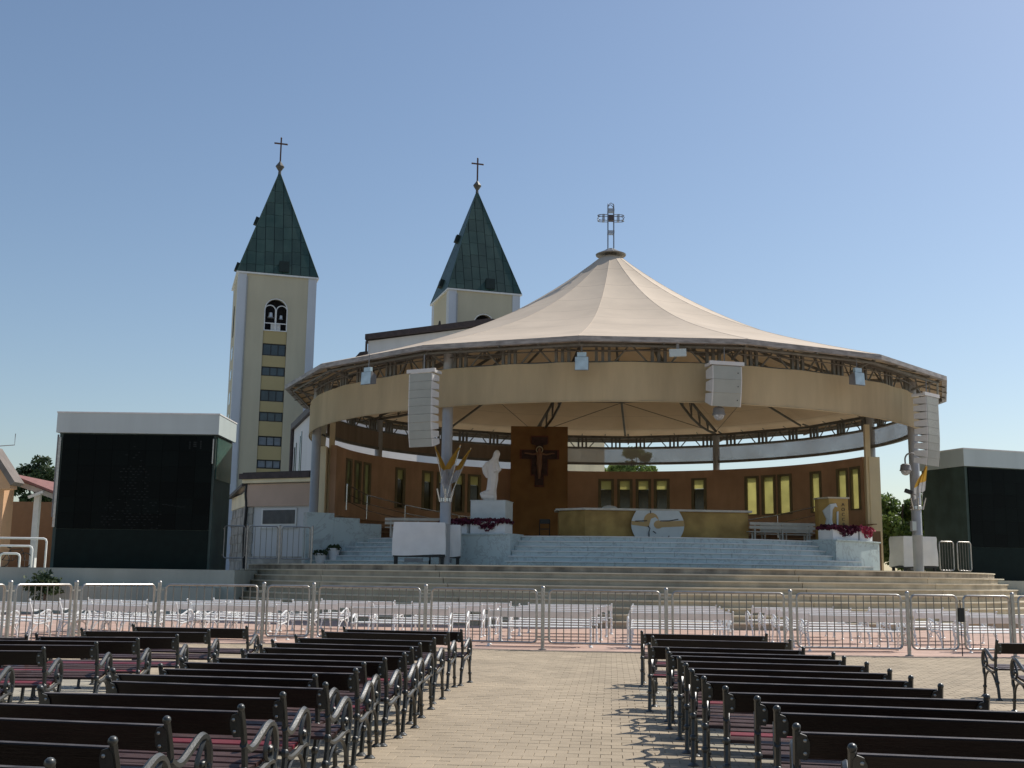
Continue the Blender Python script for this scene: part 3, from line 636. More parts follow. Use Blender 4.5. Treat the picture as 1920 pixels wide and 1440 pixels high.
def flowers(mb, x0, x1, y0, y1, z0, h, n, seed, droop=0.0):
    rd = random.Random(seed)
    for i in range(n):
        x = rd.uniform(x0, x1); y = rd.uniform(y0, y1); t = (x - x0) / (x1 - x0)
        z = z0 + h * rd.random() * (0.45 + 0.55 * math.sin(t * math.pi * 3.0) ** 2) - droop * (1 if y < y0 + 0.12 else 0) * rd.random() * (math.sin(t * math.pi) ** 2)
        s = rd.uniform(0.03, 0.06); nrm = Vector((rd.uniform(-1, 1), rd.uniform(-1, 0.4), rd.uniform(0, 1))).normalized(); a = nrm.orthogonal().normalized() * s; b = nrm.cross(a).normalized() * s
        p = Vector((x, y, z)); mb.add([p - a - b, p + a - b, p + a + b, p - a + b], [(0, 1, 2, 3)])
    return mb
def planter(label, loc, rz, w, mt, seed, hh=0.48):
    t = thing('flower_box', label, 'planter', loc, rz, 'white flower boxes on the stage')
    m = MB().span(-w / 2, w / 2, -0.35, -0.31, 0, hh).span(-w / 2, w / 2, 0.31, 0.35, 0, hh).span(-w / 2, -w / 2 + 0.04, -0.31, 0.31, 0, hh).span(w / 2 - 0.04, w / 2, -0.31, 0.31, 0, hh).span(-w / 2 + 0.04, w / 2 - 0.04, -0.31, 0.31, 0, hh - 0.1)
    m.build('box', WPAINT, t)
    f = flowers(MB(), -w / 2 - 0.06, w / 2 + 0.06, -0.46, 0.4, hh - 0.06, 0.2, int(900 * w), seed, 0.34).build('flowers', mt, t)
planter('white flower box with maroon flowers behind the grey front column', P(-34, 12.55, ZS + 0.05), R(-34), 1.25, FLOWD, 1)
planter('white flower box with maroon flowers in front of the statue pedestal', P(-27.2, 12.5, ZS + 0.05), R(-24), 1.5, FLOWD, 2)
planter('white flower box with maroon flowers beside the lectern', P(42.3, 12.65, ZS + 0.05), R(40), 1.75, FLOWD, 3)
planter('white flower box overflowing with bright pink flowers at the stage end', P(49.6, 12.7, ZS + 0.05), R(50), 1.25, FLOWP, 4)

le = thing('lectern', 'ochre stone lectern with jagged white relief and dark letters down its side', 'lectern', (13.85, 49.0, ZS), R(8))
MB().prism([(-0.55, 0.5), (-0.32, -0.05), (0.55, -0.05), (0.55, 0.9), (-0.55, 0.9)], lambda a, b, t: (a, b, t), 0.0, 1.86).build('lectern_body', mat('lectern_stone', (0.46, 0.31, 0.10), 0.6, var=0.15, scale=2), le)
MB().prism([(-0.6, 0.48), (-0.36, -0.10), (0.6, -0.10), (0.6, 0.95), (-0.6, 0.95)], lambda a, b, t: (a, b, t), 1.863, 1.93).build('lectern_top', mat('lectern_top', (0.50, 0.47, 0.36), 0.6), le)
rl = MB(); ro = [(-0.42, 0.25), (-0.46, 0.6), (-0.40, 1.0), (-0.5, 1.35), (-0.3, 1.62), (-0.05, 1.66), (0.02, 1.5), (-0.1, 1.52), (-0.2, 1.38), (-0.24, 0.95), (-0.2, 0.75), (-0.27, 0.5), (-0.25, 0.22), (-0.33, 0.2)]
rl.prism(ro, lambda a, b, t: (a, t + max(0, (-0.3 - a)) * 1.5, b), -0.16, -0.06)
rl.prism([(0.0, 1.3), (0.08, 1.32), (0.05, 0.8), (0.1, 0.2), (0.04, 0.22), (-0.01, 0.8)], lambda a, b, t: (a, t, b), -0.12, -0.06)
rl.build('white_relief', WSTONE, le)
for i, ch in enumerate('AOCCBYI'):
    cu = bpy.data.curves.new('letter', 'FONT'); cu.body = ch; cu.size = 0.20; cu.extrude = 0.006; cu.align_x = 'CENTER'; cu.materials.append(BLACK)
    o_ = bpy.data.objects.new('letter_curve', cu); COL.objects.link(o_); bpy.context.view_layer.update(); lm_ = bpy.data.meshes.new_from_object(o_.evaluated_get(bpy.context.evaluated_depsgraph_get())); bpy.data.objects.remove(o_)
    o = put('letter', lm_, le); o.location = (0.31, -0.062, 1.55 - i * 0.21); o.rotation_euler = (R(90), 0, 0)
MB().box((0, 0.3, 0.03), (1.5, 1.6, 0.06)).build('lectern_base', mat('lectern_base', (0.26, 0.17, 0.07), 0.7), le)

# cloth covered speaker boxes on stands
def cover_box(label, loc, rz, w, dpt, h, z0, seed):
    t = thing('covered_box', label, 'covered box', loc, rz)
    rd = random.Random(seed); nx, nz = 14, 12; vs = []; fs = []
    ring = []
    per = [(-w / 2, -dpt / 2), (w / 2, -dpt / 2), (w / 2, dpt / 2), (-w / 2, dpt / 2)]
    pts = []
    for i in range(4):
        a, b = per[i], per[(i + 1) % 4]
        for j in range(nx): pts.append((a[0] + (b[0] - a[0]) * j / nx, a[1] + (b[1] - a[1]) * j / nx))
    M_ = len(pts); ph = rd.random() * 6
    for i in range(nz + 1):
        z = z0 + h * i / nz; s = 1 + 0.02 * (1 - i / nz) - (0.03 if i == nz else 0)
        for j, (x, y) in enumerate(pts):
            wv = 0.014 * math.sin(j * 0.9 + ph + i * 0.35) * (1 - 0.7 * i / nz) + 0.01 * math.sin(j * 0.37 - i * 0.8)
            l = math.hypot(x, y); vs.append((x * s + x / l * wv, y * s + y / l * wv, z - (0.03 * math.sin(j * 0.3 + ph) if i == 0 else 0)))
    for i in range(nz):
        for j in range(M_): fs.append((i * M_ + j, i * M_ + (j + 1) % M_, (i + 1) * M_ + (j + 1) % M_, (i + 1) * M_ + j))
    fs.append(tuple(range(nz * M_, nz * M_ + M_)))
    MB().add(vs, fs).build('cloth_cover', CLOTH, t, True)
    m = MB()
    for sx in (-1, 1):
        for sy in (-1, 1): m = MB().box((sx * (w / 2 - 0.1), sy * (dpt / 2 - 0.1), z0 / 2 + 0.01), (0.1, 0.1, z0)); m.build('leg', DARK, t)
    MB().box((0, 0, z0 - 0.03), (w - 0.03, dpt - 0.03, 0.07)).build('stand_frame', DARK, t)
    MB().box((-w * 0.1, -dpt * 0.25, 0.17), (w * 0.35, 0.3, 0.14)).build('cable_case', GREYP, t)
cover_box('white cloth covered box on black stand left of the front column', (-3.42, 43.8, ZT), R(2), 1.95, 0.9, 1.22, 0.36, 1)
cover_box('narrow white cloth covered box just right of the front column', (-2.28, 44.75, ZT), R(0), 0.75, 0.8, 1.2, 0.34, 2)
cover_box('white cloth covered box on stand behind the right front column', (17.85, 51.2, ZT), R(18), 1.75, 1.0, 1.30, 0.28, 3)

# white plank benches on the stage
STAGEB = mat('stage_bench_paint', (0.46, 0.44, 0.38), 0.6)
def plank_bench(label, loc, rz, w):
    t = thing('stage_bench', label, 'bench', loc, rz, 'white plank benches on the stage')
    for z, y in ((0.76, -0.22), (0.60, -0.20)): MB().box((0, y, z), (w, 0.04, 0.12)).build('back_slat', STAGEB, t)
    for y in (-0.1, 0.06): MB().box((0, y, 0.42), (w, 0.14, 0.04)).build('seat_slat', STAGEB, t)
    for x in (-w / 2 + 0.25, 0, w / 2 - 0.25):
        MB().box((x, -0.17, 0.41), (0.06, 0.05, 0.80)).build('leg', STAGEB, t); MB().box((x, 0.1, 0.2), (0.06, 0.05, 0.398)).build('leg', STAGEB, t)
plank_bench('white plank bench on the stage behind the covered box', (-3.9, 49.5, ZS), R(-6), 2.9)
plank_bench('white plank bench on the stage between altar and lectern', (11.55, 49.3, ZS), R(12), 3.0)
plank_bench('white plank bench nearer the wall behind the altar end', (12.3, 51.8, ZS), R(15), 2.6)

# rising handrails at both sides
def handrail(label, pts, n):
    t = thing('ramp_handrail', label, 'handrail')
    P3 = [Vector(p) for p in pts]
    for dz, r in ((0, 0.035), (-0.45, 0.022), (-0.8, 0.022)):
        MB().tube([p + Vector((0, 0, dz)) for p in P3], r, 6).build('rail', CHROME, t)
    for i in range(n):
        q = i / (n - 1) * (len(P3) - 1); a = int(min(q, len(P3) - 2)); p = P3[a].lerp(P3[a + 1], q - a)
        MB().tube([p - Vector((0, 0, 0.02)), (p.x, p.y, p.z - 1.25)], 0.03, 6).build('post', CHROME, t)
    return t
handrail('sloping steel handrail rising to the left in front of the curved wall', [P(-88, 13.0, 5.9), P(-105, 12.9, 5.65), P(-122, 12.7, 5.35), P(-140, 12.3, 4.95), P(-150, 12.0, 4.75)], 5)
handrail('sloping steel handrail rising to the right beside the lectern', [P(98, 12.3, 5.75), P(112, 12.3, 5.45), P(126, 12.2, 5.1), P(138, 12.0, 4.8)], 4)
for sgn, nm in ((-1, 'left'), (1, 'right')):
    rt = tag(bpy.data.objects.new('choir_tier', None), 'brown stepped seating tier along the curved wall on the %s' % nm, 'seating'); COL.objects.link(rt)
    for k in range(3):
        a = (96, 150) if sgn > 0 else (-155, -92)
        arcblock(MB(), a[0], a[1], 12.6 + 0.4 * k, 13.0 + 0.4 * k, ZT, ZS + 0.3 + 0.3 * k).build('tier', mat('tier_brown', (0.20, 0.12, 0.075), 0.8), rt)
        arcblock(MB(), a[0], a[1], 12.62 + 0.4 * k, 12.82 + 0.4 * k, ZS + 0.62 + 0.3 * k, ZS + 0.67 + 0.3 * k).build('seat_plank', mat('tier_plank', (0.30, 0.20, 0.12), 0.7), rt)
# wheelchair-like folding chair near altar
ch = thing('black_chair', 'small black metal chair left of the altar end', 'chair', (1.5, 50.2, ZS))
m = MB()
for sx in (-0.22, 0.22):
    m.tube([(sx, 0.2, 0), (sx, -0.05, 0.45), (sx, -0.25, 0.85)], 0.02, 5); m.tube([(sx, -0.25, 0), (sx, 0.15, 0.45)], 0.02, 5)
m.build('chair_frame', DARK, ch); MB().box((0, 0.05, 0.46), (0.44, 0.4, 0.03)).build('seat', DARK, ch); MB().box((0, -0.2, 0.78), (0.44, 0.03, 0.2)).build('backrest', DARK, ch)
# flower pots on the side stair
for lab, loc, s in (('white tapered flower pot lower on the side stair', (-8.05, 49.35, ZT), 0.95), ('white tapered flower pot one step higher on the side stair', (-7.55, 49.72, ZT + 0.2), 1.0)):
    t = thing('flower_pot', lab, 'flower pot', loc, 0, 'white pots on the side stair')
    MB().lathe([(0.18 * s, 0), (0.27 * s, 0.44 * s), (0.30 * s, 0.45 * s), (0.30 * s, 0.5 * s), (0.26 * s, 0.5 * s), (0.25 * s, 0.42 * s)], 16).build('pot', WPAINT, t, True)
    flowers(MB(), -0.26, 0.26, -0.26, 0.26, 0.44 * s, 0.2, 260, int(s * 10)).build('plant', LEAFD, t)

# ------------------------------------------------------------------ loudspeakers, lights and cameras
def line_array(label, loc, rz, n, cw, chh, cd, tilt0, tilt):
    t = thing('loudspeaker_array', label, 'loudspeaker', loc, rz)
    MB().box((0, 0.05, 0.10), (cw + 0.2, 0.10, 0.14)).box((-cw / 2, 0.32, 0.08), (0.08, 0.6, 0.10)).box((cw / 2, 0.32, 0.08), (0.08, 0.6, 0.10)).build('rigging_frame', SPKW, t)
    MB().tube([(0, 0.25, 0.1), (0, 0.25, 0.75)], 0.025, 5).build('hanging_rod', GREYP, t)
    y, z, ang = 0.0, 0.0, tilt0
    for i in range(n):
        ang = tilt0 + tilt * max(0, i - (n - 5)) if n > 4 else tilt0 + tilt * i
        M = Matrix.Rotation(ang, 3, 'X')
        h1, h0 = chh - 0.012, chh * 0.62
        pts = []
        for x in (-cw / 2, cw / 2):
            for (yy, zz) in ((0.02, -0.006), (0.02, -chh + 0.006), (cd, -chh / 2 - h0 / 2), (cd, -chh / 2 + h0 / 2)):
                v = M @ Vector((x, yy, zz)); pts.append((v.x, v.y + y, v.z + z))
        c = MB().add(pts, [(0, 1, 2, 3), (7, 6, 5, 4), (0, 4, 5, 1), (1, 5, 6, 2), (2, 6, 7, 3), (3, 7, 4, 0)]).build('cabinet', SPKW, t)
        gp = [M @ Vector((x, yy, zz)) for x in (-cw / 2 + 0.05, cw / 2 - 0.05) for (yy, zz) in ((0.019, -0.004), (0.019, -chh + 0.004), (0.002, -chh + 0.004), (0.002, -0.004))]
        MB().add([(v.x, v.y + y, v.z + z) for v in gp], [(0, 1, 2, 3), (7, 6, 5, 4), (0, 4, 5, 1), (1, 5, 6, 2), (2, 6, 7, 3), (3, 7, 4, 0)]).build('grille', GRILL, c)
        if n <= 4:
            v = M @ Vector((cw * 0.36, -0.002, -chh * 0.5)); MB().ball((v.x, v.y + y, v.z + z), 0.022).build('badge', DARK, c)
        step = M @ Vector((0, 0, -chh)); y += step.y; z += step.z
line_array('tall curved white loudspeaker array hanging left of the front column', (-3.40, 41.9, 8.95), R(-27), 9, 1.02, 0.305, 0.52, 0.0, R(3.0))
line_array('white loudspeaker array hanging at the far right end of the canopy', (17.05, 45.9, 8.95), R(42), 9, 1.0, 0.31, 0.58, 0.0, R(2.2))
line_array('short white three box loudspeaker cluster hanging over the right of the valance', (7.85, 41.15, 9.25), R(14), 3, 1.16, 0.50, 0.62, R(-1), R(7.0))
def flood(label, loc, rz):
    t = thing('floodlight', label, 'floodlight', loc, rz, 'floodlights under the canopy rim')
    MB().prism([(-0.05, 0.26), (0.24, 0.14), (0.24, -0.2), (-0.08, -0.26)], lambda a, b, t_: (t_, a, b), -0.25, 0.25).build('housing', GREYP, t)
    MB().box((0, -0.085, 0.0), (0.48, 0.02, 0.48), Matrix.Rotation(R(-4), 3, 'X')).build('lens', LAMPG, t)
    MB().box((0, 0.03, 0.33), (0.34, 0.12, 0.2)).build('ballast_box', LAMPG, t)
    MB().tube([(0, 0.05, 0.4), (0, 0.08, 0.95)], 0.02, 5).build('bracket', GREYP, t)
flood('floodlight under the canopy rim left of the tall loudspeaker array', (-5.6, 43.75, 9.05), R(-35))
flood('floodlight under the canopy rim near the middle of the valance', (2.55, 41.4, 9.3), R(-6))
flood('floodlight under the canopy rim at the right end of the valance', (13.35, 43.55, 9.25), R(28))
t = thing('junction_box', 'small pale box under the rim between floodlight and loudspeaker cluster', 'junction box', (6.05, 41.2, 9.72)); MB().box((0, 0, 0), (0.62, 0.1, 0.28), Matrix.Rotation(R(-3), 3, 'Y')).build('box_body', CAPW, t); MB().box((0, 0, 0.25), (0.1, 0.04, 0.3)).build('bracket', GREYP, t)
def dome_cam(label, loc, arm):
    t = thing('dome_camera', label, 'security camera', loc)
    MB().lathe([(0.13, 0.30), (0.20, 0.25), (0.23, 0.05), (0.25, 0.03), (0.25, 0.0), (0.20, -0.01)], 16).build('housing', GREYP, t, True)
    MB().ball((0, 0, 0), 0.2, 14, 8).build('dome', mat('dome_glass', (0.45, 0.47, 0.48), 0.1, var=0.5, scale=6), t, True)
    if arm: MB().tube(smoothc([(0, 0, 0.3), (0, 0, 0.55), (0.12, 0, 0.72), (0.35, 0, 0.74), (0.6, 0, 0.62)], 4), 0.035, 6).build('arm', GREYP, t)
    else: MB().tube([(0, 0, 0.28), (0, 0, 0.6)], 0.04, 6).build('arm', GREYP, t)
dome_cam('grey dome camera on a curved arm beside the right column', (16.75, 48.55, 6.2), True)
dome_cam('small dome camera hanging under the short loudspeaker cluster', (7.62, 41.75, 7.52), False)
t = thing('small_camera', 'tiny dark camera on a bracket on the right column', 'security camera', (16.95, 48.9, 5.35)); MB().box((0, 0, 0), (0.3, 0.16, 0.16), Matrix.Rotation(R(20), 3, 'Y')).build('camera_body', DARK, t); MB().tube([(0, 0, -0.08), (0.35, 0, -0.14)], 0.02, 5).build('bracket', GREYP, t)
t = thing('column_box', 'small grey electrical box on the right column', 'electrical box', (17.14, 49.02, 3.9)); MB().box((0, 0, 0), (0.2, 0.24, 0.42)).build('box_body', COLM, t); MB().box((0, -0.125, 0), (0.16, 0.01, 0.36)).build('lid', CAPW, t)

# flags
def flag(label, base, tip, w, seed, grp):
    t = thing('flag', label, 'flag', base, 0, grp)
    tipv = Vector(tip) - Vector(base); rd = random.Random(seed)
    MB().tube([(0, 0, 0), tipv], 0.018, 6).build('pole', CHROME, t)
    MB().ball(tipv, 0.03).build('pole_tip', GOLD, t)
    sd_ = 1 if tipv.x < 0 else -1
    def grid(s0, s1, m_, nm):
        vs = []; fs = []; ni, nj = 10, 12
        for i in range(ni + 1):
            s = s0 + (s1 - s0) * i / ni; p = tipv * (1 - 0.02 - s * 0.62); wd = w * (0.10 + 0.9 * math.sin(min(1, s * 1.15) * math.pi * 0.62))
            for j in range(nj + 1):
                u = j / nj
                vs.append((p.x + sd_ * u * wd * 1.25 + 0.03 * math.sin(u * 8 + seed * 2), p.y - 0.08 + 0.09 * math.sin(u * 10 + seed) * (0.3 + s), p.z - 0.5 * u * (0.2 + 0.7 * s) + 0.03 * math.sin(u * 7 + seed)))
        for i in range(ni):
            for j in range(nj): fs.append((i * (nj + 1) + j, i * (nj + 1) + j + 1, (i + 1) * (nj + 1) + j + 1, (i + 1) * (nj + 1) + j))
        MB().add(vs, fs).build(nm, m_, t, True)
    grid(0.0, 0.58, YELF, 'yellow_cloth'); grid(0.58, 0.95, WHIF, 'white_cloth')
b = (-2.5, 44.0, 4.55)
flag('yellow and white flag leaning left on the front column', b, (-2.92, 43.85, 6.45), 0.30, 1, 'flags on the front column')
flag('yellow and white flag in the middle of the front column cluster', (-2.42, 43.95, 4.55), (-1.95, 43.8, 6.5), 0.36, 2, 'flags on the front column')
flag('yellow and white flag leaning far right on the front column', (-2.3, 44.0, 4.55), (-1.55, 43.9, 6.4), 0.32, 3, 'flags on the front column')
flag('yellow and white flag hanging on the right column', (17.5, 49.0, 4.75), (17.75, 48.9, 6.5), 0.36, 4, 'flags on the right column')
for lab, loc in (('steel flag holder ring on the front column', P(-31, 14.5, 4.35)), ('steel flag holder ring on the right column', P(59, 14.5, 4.6))):
    t = thing('flag_holder', lab, 'flag holder', loc); MB().lathe([(0.22, 0), (0.25, 0.02), (0.25, 0.16), (0.22, 0.18)], 16).build('clamp_ring', CHROME, t)
    for dx in (-0.2, 0.0, 0.2): MB().tube([(dx, -0.26, 0.0), (dx * 1.6, -0.3, 0.5)], 0.035, 6).build('socket', CHROME, t)

# ------------------------------------------------------------------ benches
def frame_mesh(mt, arm):
    m = MB(); C = lambda pts, k=3: smoothc([(0, (y + .25) * 1.13 - .25, z) for y, z in pts], k)
    if arm:
        m.tube(C([(-.205, .575), (-.13, .535), (-.06, .545), (.05, .605), (.14, .648), (.21, .63), (.25, .56), (.258, .48), (.24, .41)]), 0.025, 6)
        m.tube(C([(.19, .625), (.15, .57), (.115, .50), (.125, .44), (.17, .415), (.208, .45), (.195, .50), (.168, .485)]), 0.016, 5)
        m.ball((0, .321, .47), .026, 6, 5); m.ball((0, .227, .487), .02, 6, 4)
    else:
        m.tube(C([(-.25, .0), (-.225, .14), (-.19, .30), (-.172, .42), (-.182, .52), (-.21, .65), (-.258, .79)]), 0.0215, 6)
        m.ball((0, -.262, .795), .0245, 8, 6, (1, 1.15, 1.0))
        m.tube(C([(.255, 0), (.235, .12), (.215, .22), (.225, .32), (.25, .40)]), 0.020, 6)
        m.tube(C([(.215, .20), (.17, .30), (.08, .362), (-.02, .355), (-.11, .29), (-.19, .17)]), 0.015, 5)
        m.tube(C([(-.175, .39), (-.08, .362), (.04, .375), (.16, .405), (.235, .40), (.25, .34), (.22, .31)]), 0.020, 6)
        m.ball((0, -.205, .23), .032, 6, 5); m.ball((0, -.173, .41), .032, 6, 5); m.ball((0, .295, .14), .03, 6, 5)
        m.lathe([(.05, 0), (.05, .008), (.024, .03)], 8, (0, -.25, 0)); m.lathe([(.05, 0), (.05, .008), (.024, .03)], 8, (0, .321, 0))
    return m.mesh('end_frame', mt, True)
FR = {k: (frame_mesh(m, False), frame_mesh(m, True)) for k, m in (('d', IRON), ('w', WHITEB))}
TILT = Matrix.Rotation(R(17), 3, 'X')
def plate_mesh(mt, s):
    return MB().prism([(0, -.07), (.055 * s, -.075), (.07 * s, -.03), (.07 * s, .03), (.055 * s, .065), (.02 * s, .078), (0, .05)], lambda a, b, t: tuple(TILT @ Vector((a, t, b))), -0.017, -0.026).mesh('back_plate', mt)
BM = {}
def bench_meshes(kind, L):
    if (kind, L) in BM: return BM[(kind, L)]
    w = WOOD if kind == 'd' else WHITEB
    bl = L - 0.05
    def plank(wd, th, m_, M=None):
        b = 0.006; poly = [(-wd / 2, -th / 2 + b), (-wd / 2 + b, -th / 2), (wd / 2 - b, -th / 2), (wd / 2, -th / 2 + b), (wd / 2, th / 2 - b), (wd / 2 - b, th / 2), (-wd / 2 + b, th / 2), (-wd / 2, th / 2 - b)]
        return MB().prism(poly, lambda a, c, t: tuple((M or Matrix.Identity(3)) @ Vector((t, a, c))), -bl / 2, bl / 2).mesh('plank', m_)
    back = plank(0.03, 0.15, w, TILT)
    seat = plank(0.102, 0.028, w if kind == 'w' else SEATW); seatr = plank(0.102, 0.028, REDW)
    BM[(kind, L)] = (back, seat, seatr); return BM[(kind, L)]
bolt_me = MB().ball((0, 0, 0), .011, 6, 4, (1, .6, 1)).mesh('bolt', BOLT)
PLT = {k: (plate_mesh(m, 1), plate_mesh(m, -1)) for k, m in (('d', IRON), ('w', WHITEB))}
rb = random.Random(21)
def bench(kind, loc, rz, L, label, group, red=-1):
    t = thing('park_bench', label, 'bench', (loc[0] + rb.uniform(-.02, .02), loc[1] + rb.uniform(-.015, .015), 0), rz + rb.uniform(-.012, .012), group)
    back, seat, seatr = bench_meshes(kind, L)
    for s in (-1, 1):
        f = put('end_frame', FR[kind][0], t, (s * L / 2, 0, 0)); put('armrest', FR[kind][1], f)
        put('back_plate', PLT[kind][0 if s < 0 else 1], f, (0, -.222, .695))
        if kind == 'd':
            for bz in (-.035, .04):
                v = TILT @ Vector((-s * .045, -0.03, bz)); put('bolt', bolt_me, f, (v.x, v.y - .222, v.z + .695))
    b = put('backrest_plank', back, t, (0, -.222, .698)); b.rotation_euler[1] = rb.uniform(-.004, .004)
    for i, (y, z) in enumerate(((-.105, .405), (.012, .402), (.129, .416), (.243, .432))):
        p = put('seat_plank', seatr if i == red else seat, t, (0, y, z if kind == 'd' else .418)); p.rotation_euler[0] = R([-4, 2, 7, 6][i]) if kind == 'd' else 0.0
    return t
# right block beside the aisle: left post (x, y) per row
RB_ = [(2.00, 17.48, -9), (1.97, 15.95, -12), (1.71, 14.27, -12), (1.80, 13.35, -12), (1.74, 12.69, -12), (1.71, 11.87, -12), (1.66, 11.01, -12), (1.62, 10.26, -11), (1.59, 9.56, -12), (1.62, 8.75, -12), (1.68, 8.04, -12), (1.68, 7.43, -12), (1.61, 6.56, -12), (1.66, 5.77, -12)]
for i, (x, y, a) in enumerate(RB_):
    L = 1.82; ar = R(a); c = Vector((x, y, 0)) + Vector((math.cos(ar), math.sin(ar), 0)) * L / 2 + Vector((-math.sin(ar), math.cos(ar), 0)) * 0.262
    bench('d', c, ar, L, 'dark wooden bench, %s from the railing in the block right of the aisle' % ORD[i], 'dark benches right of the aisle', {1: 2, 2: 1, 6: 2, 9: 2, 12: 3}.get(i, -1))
LB_ = [(-.70, 17.21, -5), (-.83, 16.45, 0), (-.94, 14.81, -1), (-1.02, 13.66, -3), (-1.04, 12.83, 0), (-1.05, 11.95, 0), (-1.16, 11.17, -2), (-1.31, 10.58, 0), (-1.28, 9.87, 0), (-1.53, 9.27, -2), (-1.34, 8.62, -2), (-1.51, 7.86, 0), (-1.59, 7.12, -2), (-1.85, 6.49, -2), (-1.89, 5.69, -2), (-1.92, 5.03, -2)]
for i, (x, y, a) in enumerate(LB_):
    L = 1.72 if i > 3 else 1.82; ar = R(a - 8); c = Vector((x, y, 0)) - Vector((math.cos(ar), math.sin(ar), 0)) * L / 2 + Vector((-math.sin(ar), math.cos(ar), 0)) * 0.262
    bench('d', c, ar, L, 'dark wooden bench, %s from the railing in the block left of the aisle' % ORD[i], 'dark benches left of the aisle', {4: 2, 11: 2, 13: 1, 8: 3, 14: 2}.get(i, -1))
BB_ = [(-3.89, 17.3, -6), (-4.12, 16.1, 0), (-4.17, 14.75, 2), (-4.38, 13.85, 3), (-4.58, 13.02, 2), (-4.76, 12.02, 2), (-4.80, 10.95, 2)]
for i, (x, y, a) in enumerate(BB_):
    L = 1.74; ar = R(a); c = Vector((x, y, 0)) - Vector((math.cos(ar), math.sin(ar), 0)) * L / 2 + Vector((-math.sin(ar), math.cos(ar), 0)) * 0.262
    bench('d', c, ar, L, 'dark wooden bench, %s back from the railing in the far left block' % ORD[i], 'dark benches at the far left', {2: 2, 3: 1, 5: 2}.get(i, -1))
x, y = -6.35, 13.6
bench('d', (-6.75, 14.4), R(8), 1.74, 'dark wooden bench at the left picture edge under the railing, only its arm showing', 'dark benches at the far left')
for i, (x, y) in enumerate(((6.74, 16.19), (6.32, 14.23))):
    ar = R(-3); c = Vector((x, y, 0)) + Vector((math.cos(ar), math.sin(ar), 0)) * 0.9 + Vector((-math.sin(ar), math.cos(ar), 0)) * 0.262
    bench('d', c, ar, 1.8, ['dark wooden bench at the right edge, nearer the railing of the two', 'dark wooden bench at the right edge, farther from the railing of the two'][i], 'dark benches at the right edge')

# white benches between railing and steps
def wcol(name, fx, fy, rx, ry, n, face, L=2.35):
    for i in range(n):
        t = (i / (n - 1)) ** 1.06; x = fx + (rx - fx) * t; y = fy + (ry - fy) * t
        bench('w', (x, y), -R(face), L, 'white ornate bench, %s from the railing in the %s' % (ORD[i], name), 'white benches behind the railing').scale = (1, 1.06, 1.05)
wcol('first column left of the gap', 0.72, 27.15, 1.75, 33.4, 5, 3)
wcol('first column right of the gap', 3.95, 27.0, 4.7, 33.3, 5, 1)
wcol('second column left of the gap', -2.55, 28.0, -1.1, 34.2, 5, 6)
wcol('second column right of the gap', 7.95, 26.9, 8.0, 33.2, 5, -6)
wcol('third column right of the gap', 11.6, 27.3, 11.2, 33.4, 5, -14)
wcol('third column left of the gap', -6.55, 28.3, -4.3, 34.2, 5, 19)
wcol('fourth column left of the gap', -9.2, 27.4, -7.3, 33.2, 6, 25)
wcol('leftmost column', -11.9, 26.0, -10.4, 31.6, 6, 31)

# ------------------------------------------------------------------ railing
post_me = MB().lathe([(.042, -0.02), (.042, 1.33), (.048, 1.335), (.046, 1.355), (.02, 1.38)], 12).mesh('post', STEEL, True)
PDIR = []
for i, (x, y) in enumerate(FENCE + [(13.8, 25.9)]):
    t = thing('railing_post', 'round steel railing post, %s from the left picture edge' % ORD[i], 'post', (x, y, 0), 0, 'steel railing posts'); put('post_tube', post_me, t)
    put('base_plate', MB().lathe([(.09, 0), (.09, .012), (.05, .02)], 12).mesh('base_plate', STEEL), t)
bar_me = MB().tube([(0, 0, .16), (0, 0, 1.27)], .011, 6).mesh('bar', BARM)
def rail_panel(label, a, b, z0=.145, z1=1.29, name='steel_railing', gap=0.14, tube=.026, zb=0.0, sp=.165, grp='steel railing panels', w_only=None):
    a = Vector((a[0], a[1], 0)); b = Vector((b[0], b[1], 0)); d = (b - a); l = d.length; rz = math.atan2(d.y, d.x)
    t = thing(name, label, 'railing', (a.x, a.y, zb), rz, grp)
    x0, x1 = gap, l - gap; c = .09; pts = []
    for cx, cz, a0 in ((x1 - c, z1 - c, 0), (x0 + c, z1 - c, 90), (x0 + c, z0 + c, 180), (x1 - c, z0 + c, 270)):
        for q in range(4): pts.append((cx + c * math.cos(R(a0 + q * 30)), 0, cz + c * math.sin(R(a0 + q * 30))))
    MB().tube(pts, tube, 8, True).build('frame', STEEL, t, True)
    n = max(2, int(round((x1 - x0) / sp)))
    bm_ = bar_me if (z0 == .145 and z1 == 1.29) else MB().tube([(0, 0, z0), (0, 0, z1)], .011, 6).mesh('bar', BARM)
    for i in range(1, n): put('bar', bm_, t, (x0 + (x1 - x0) * i / n, 0, 0))
    for x in (gap / 2, l - gap / 2):
        for z in (z0 + .12, z1 - .12): MB().box((x, 0, z), (gap - .06, .025, .03)).build('clamp', STEEL, t)
    return t
PP = FENCE + [(13.8, 25.9)]
for i in range(len(PP) - 1):
    lab = 'steel bar railing panel, %s from the left picture edge' % ORD[i]
    if i == 3: rail_panel('narrow steel gate leaf in the railing left of the benches', PP[i], PP[i + 1], name='steel_gate', gap=.09)
    elif i == 9:
        mid = ((PP[i][0] + PP[i + 1][0]) / 2, (PP[i][1] + PP[i + 1][1]) / 2)
        rail_panel('left leaf of the steel double gate near the right edge', PP[i], mid, name='steel_gate', gap=.08); g = rail_panel('right leaf of the steel double gate near the right edge', mid, PP[i + 1], name='steel_gate', gap=.08)
        MB().box((0.0, 0, .88), (.13, .08, .30)).build('lock_box', DARK, g); MB().tube([(0, 0, 0), (0, 0, 1.2)], .012, 5).build('drop_bolt', DARK, g)
    else: rail_panel(lab, PP[i], PP[i + 1])
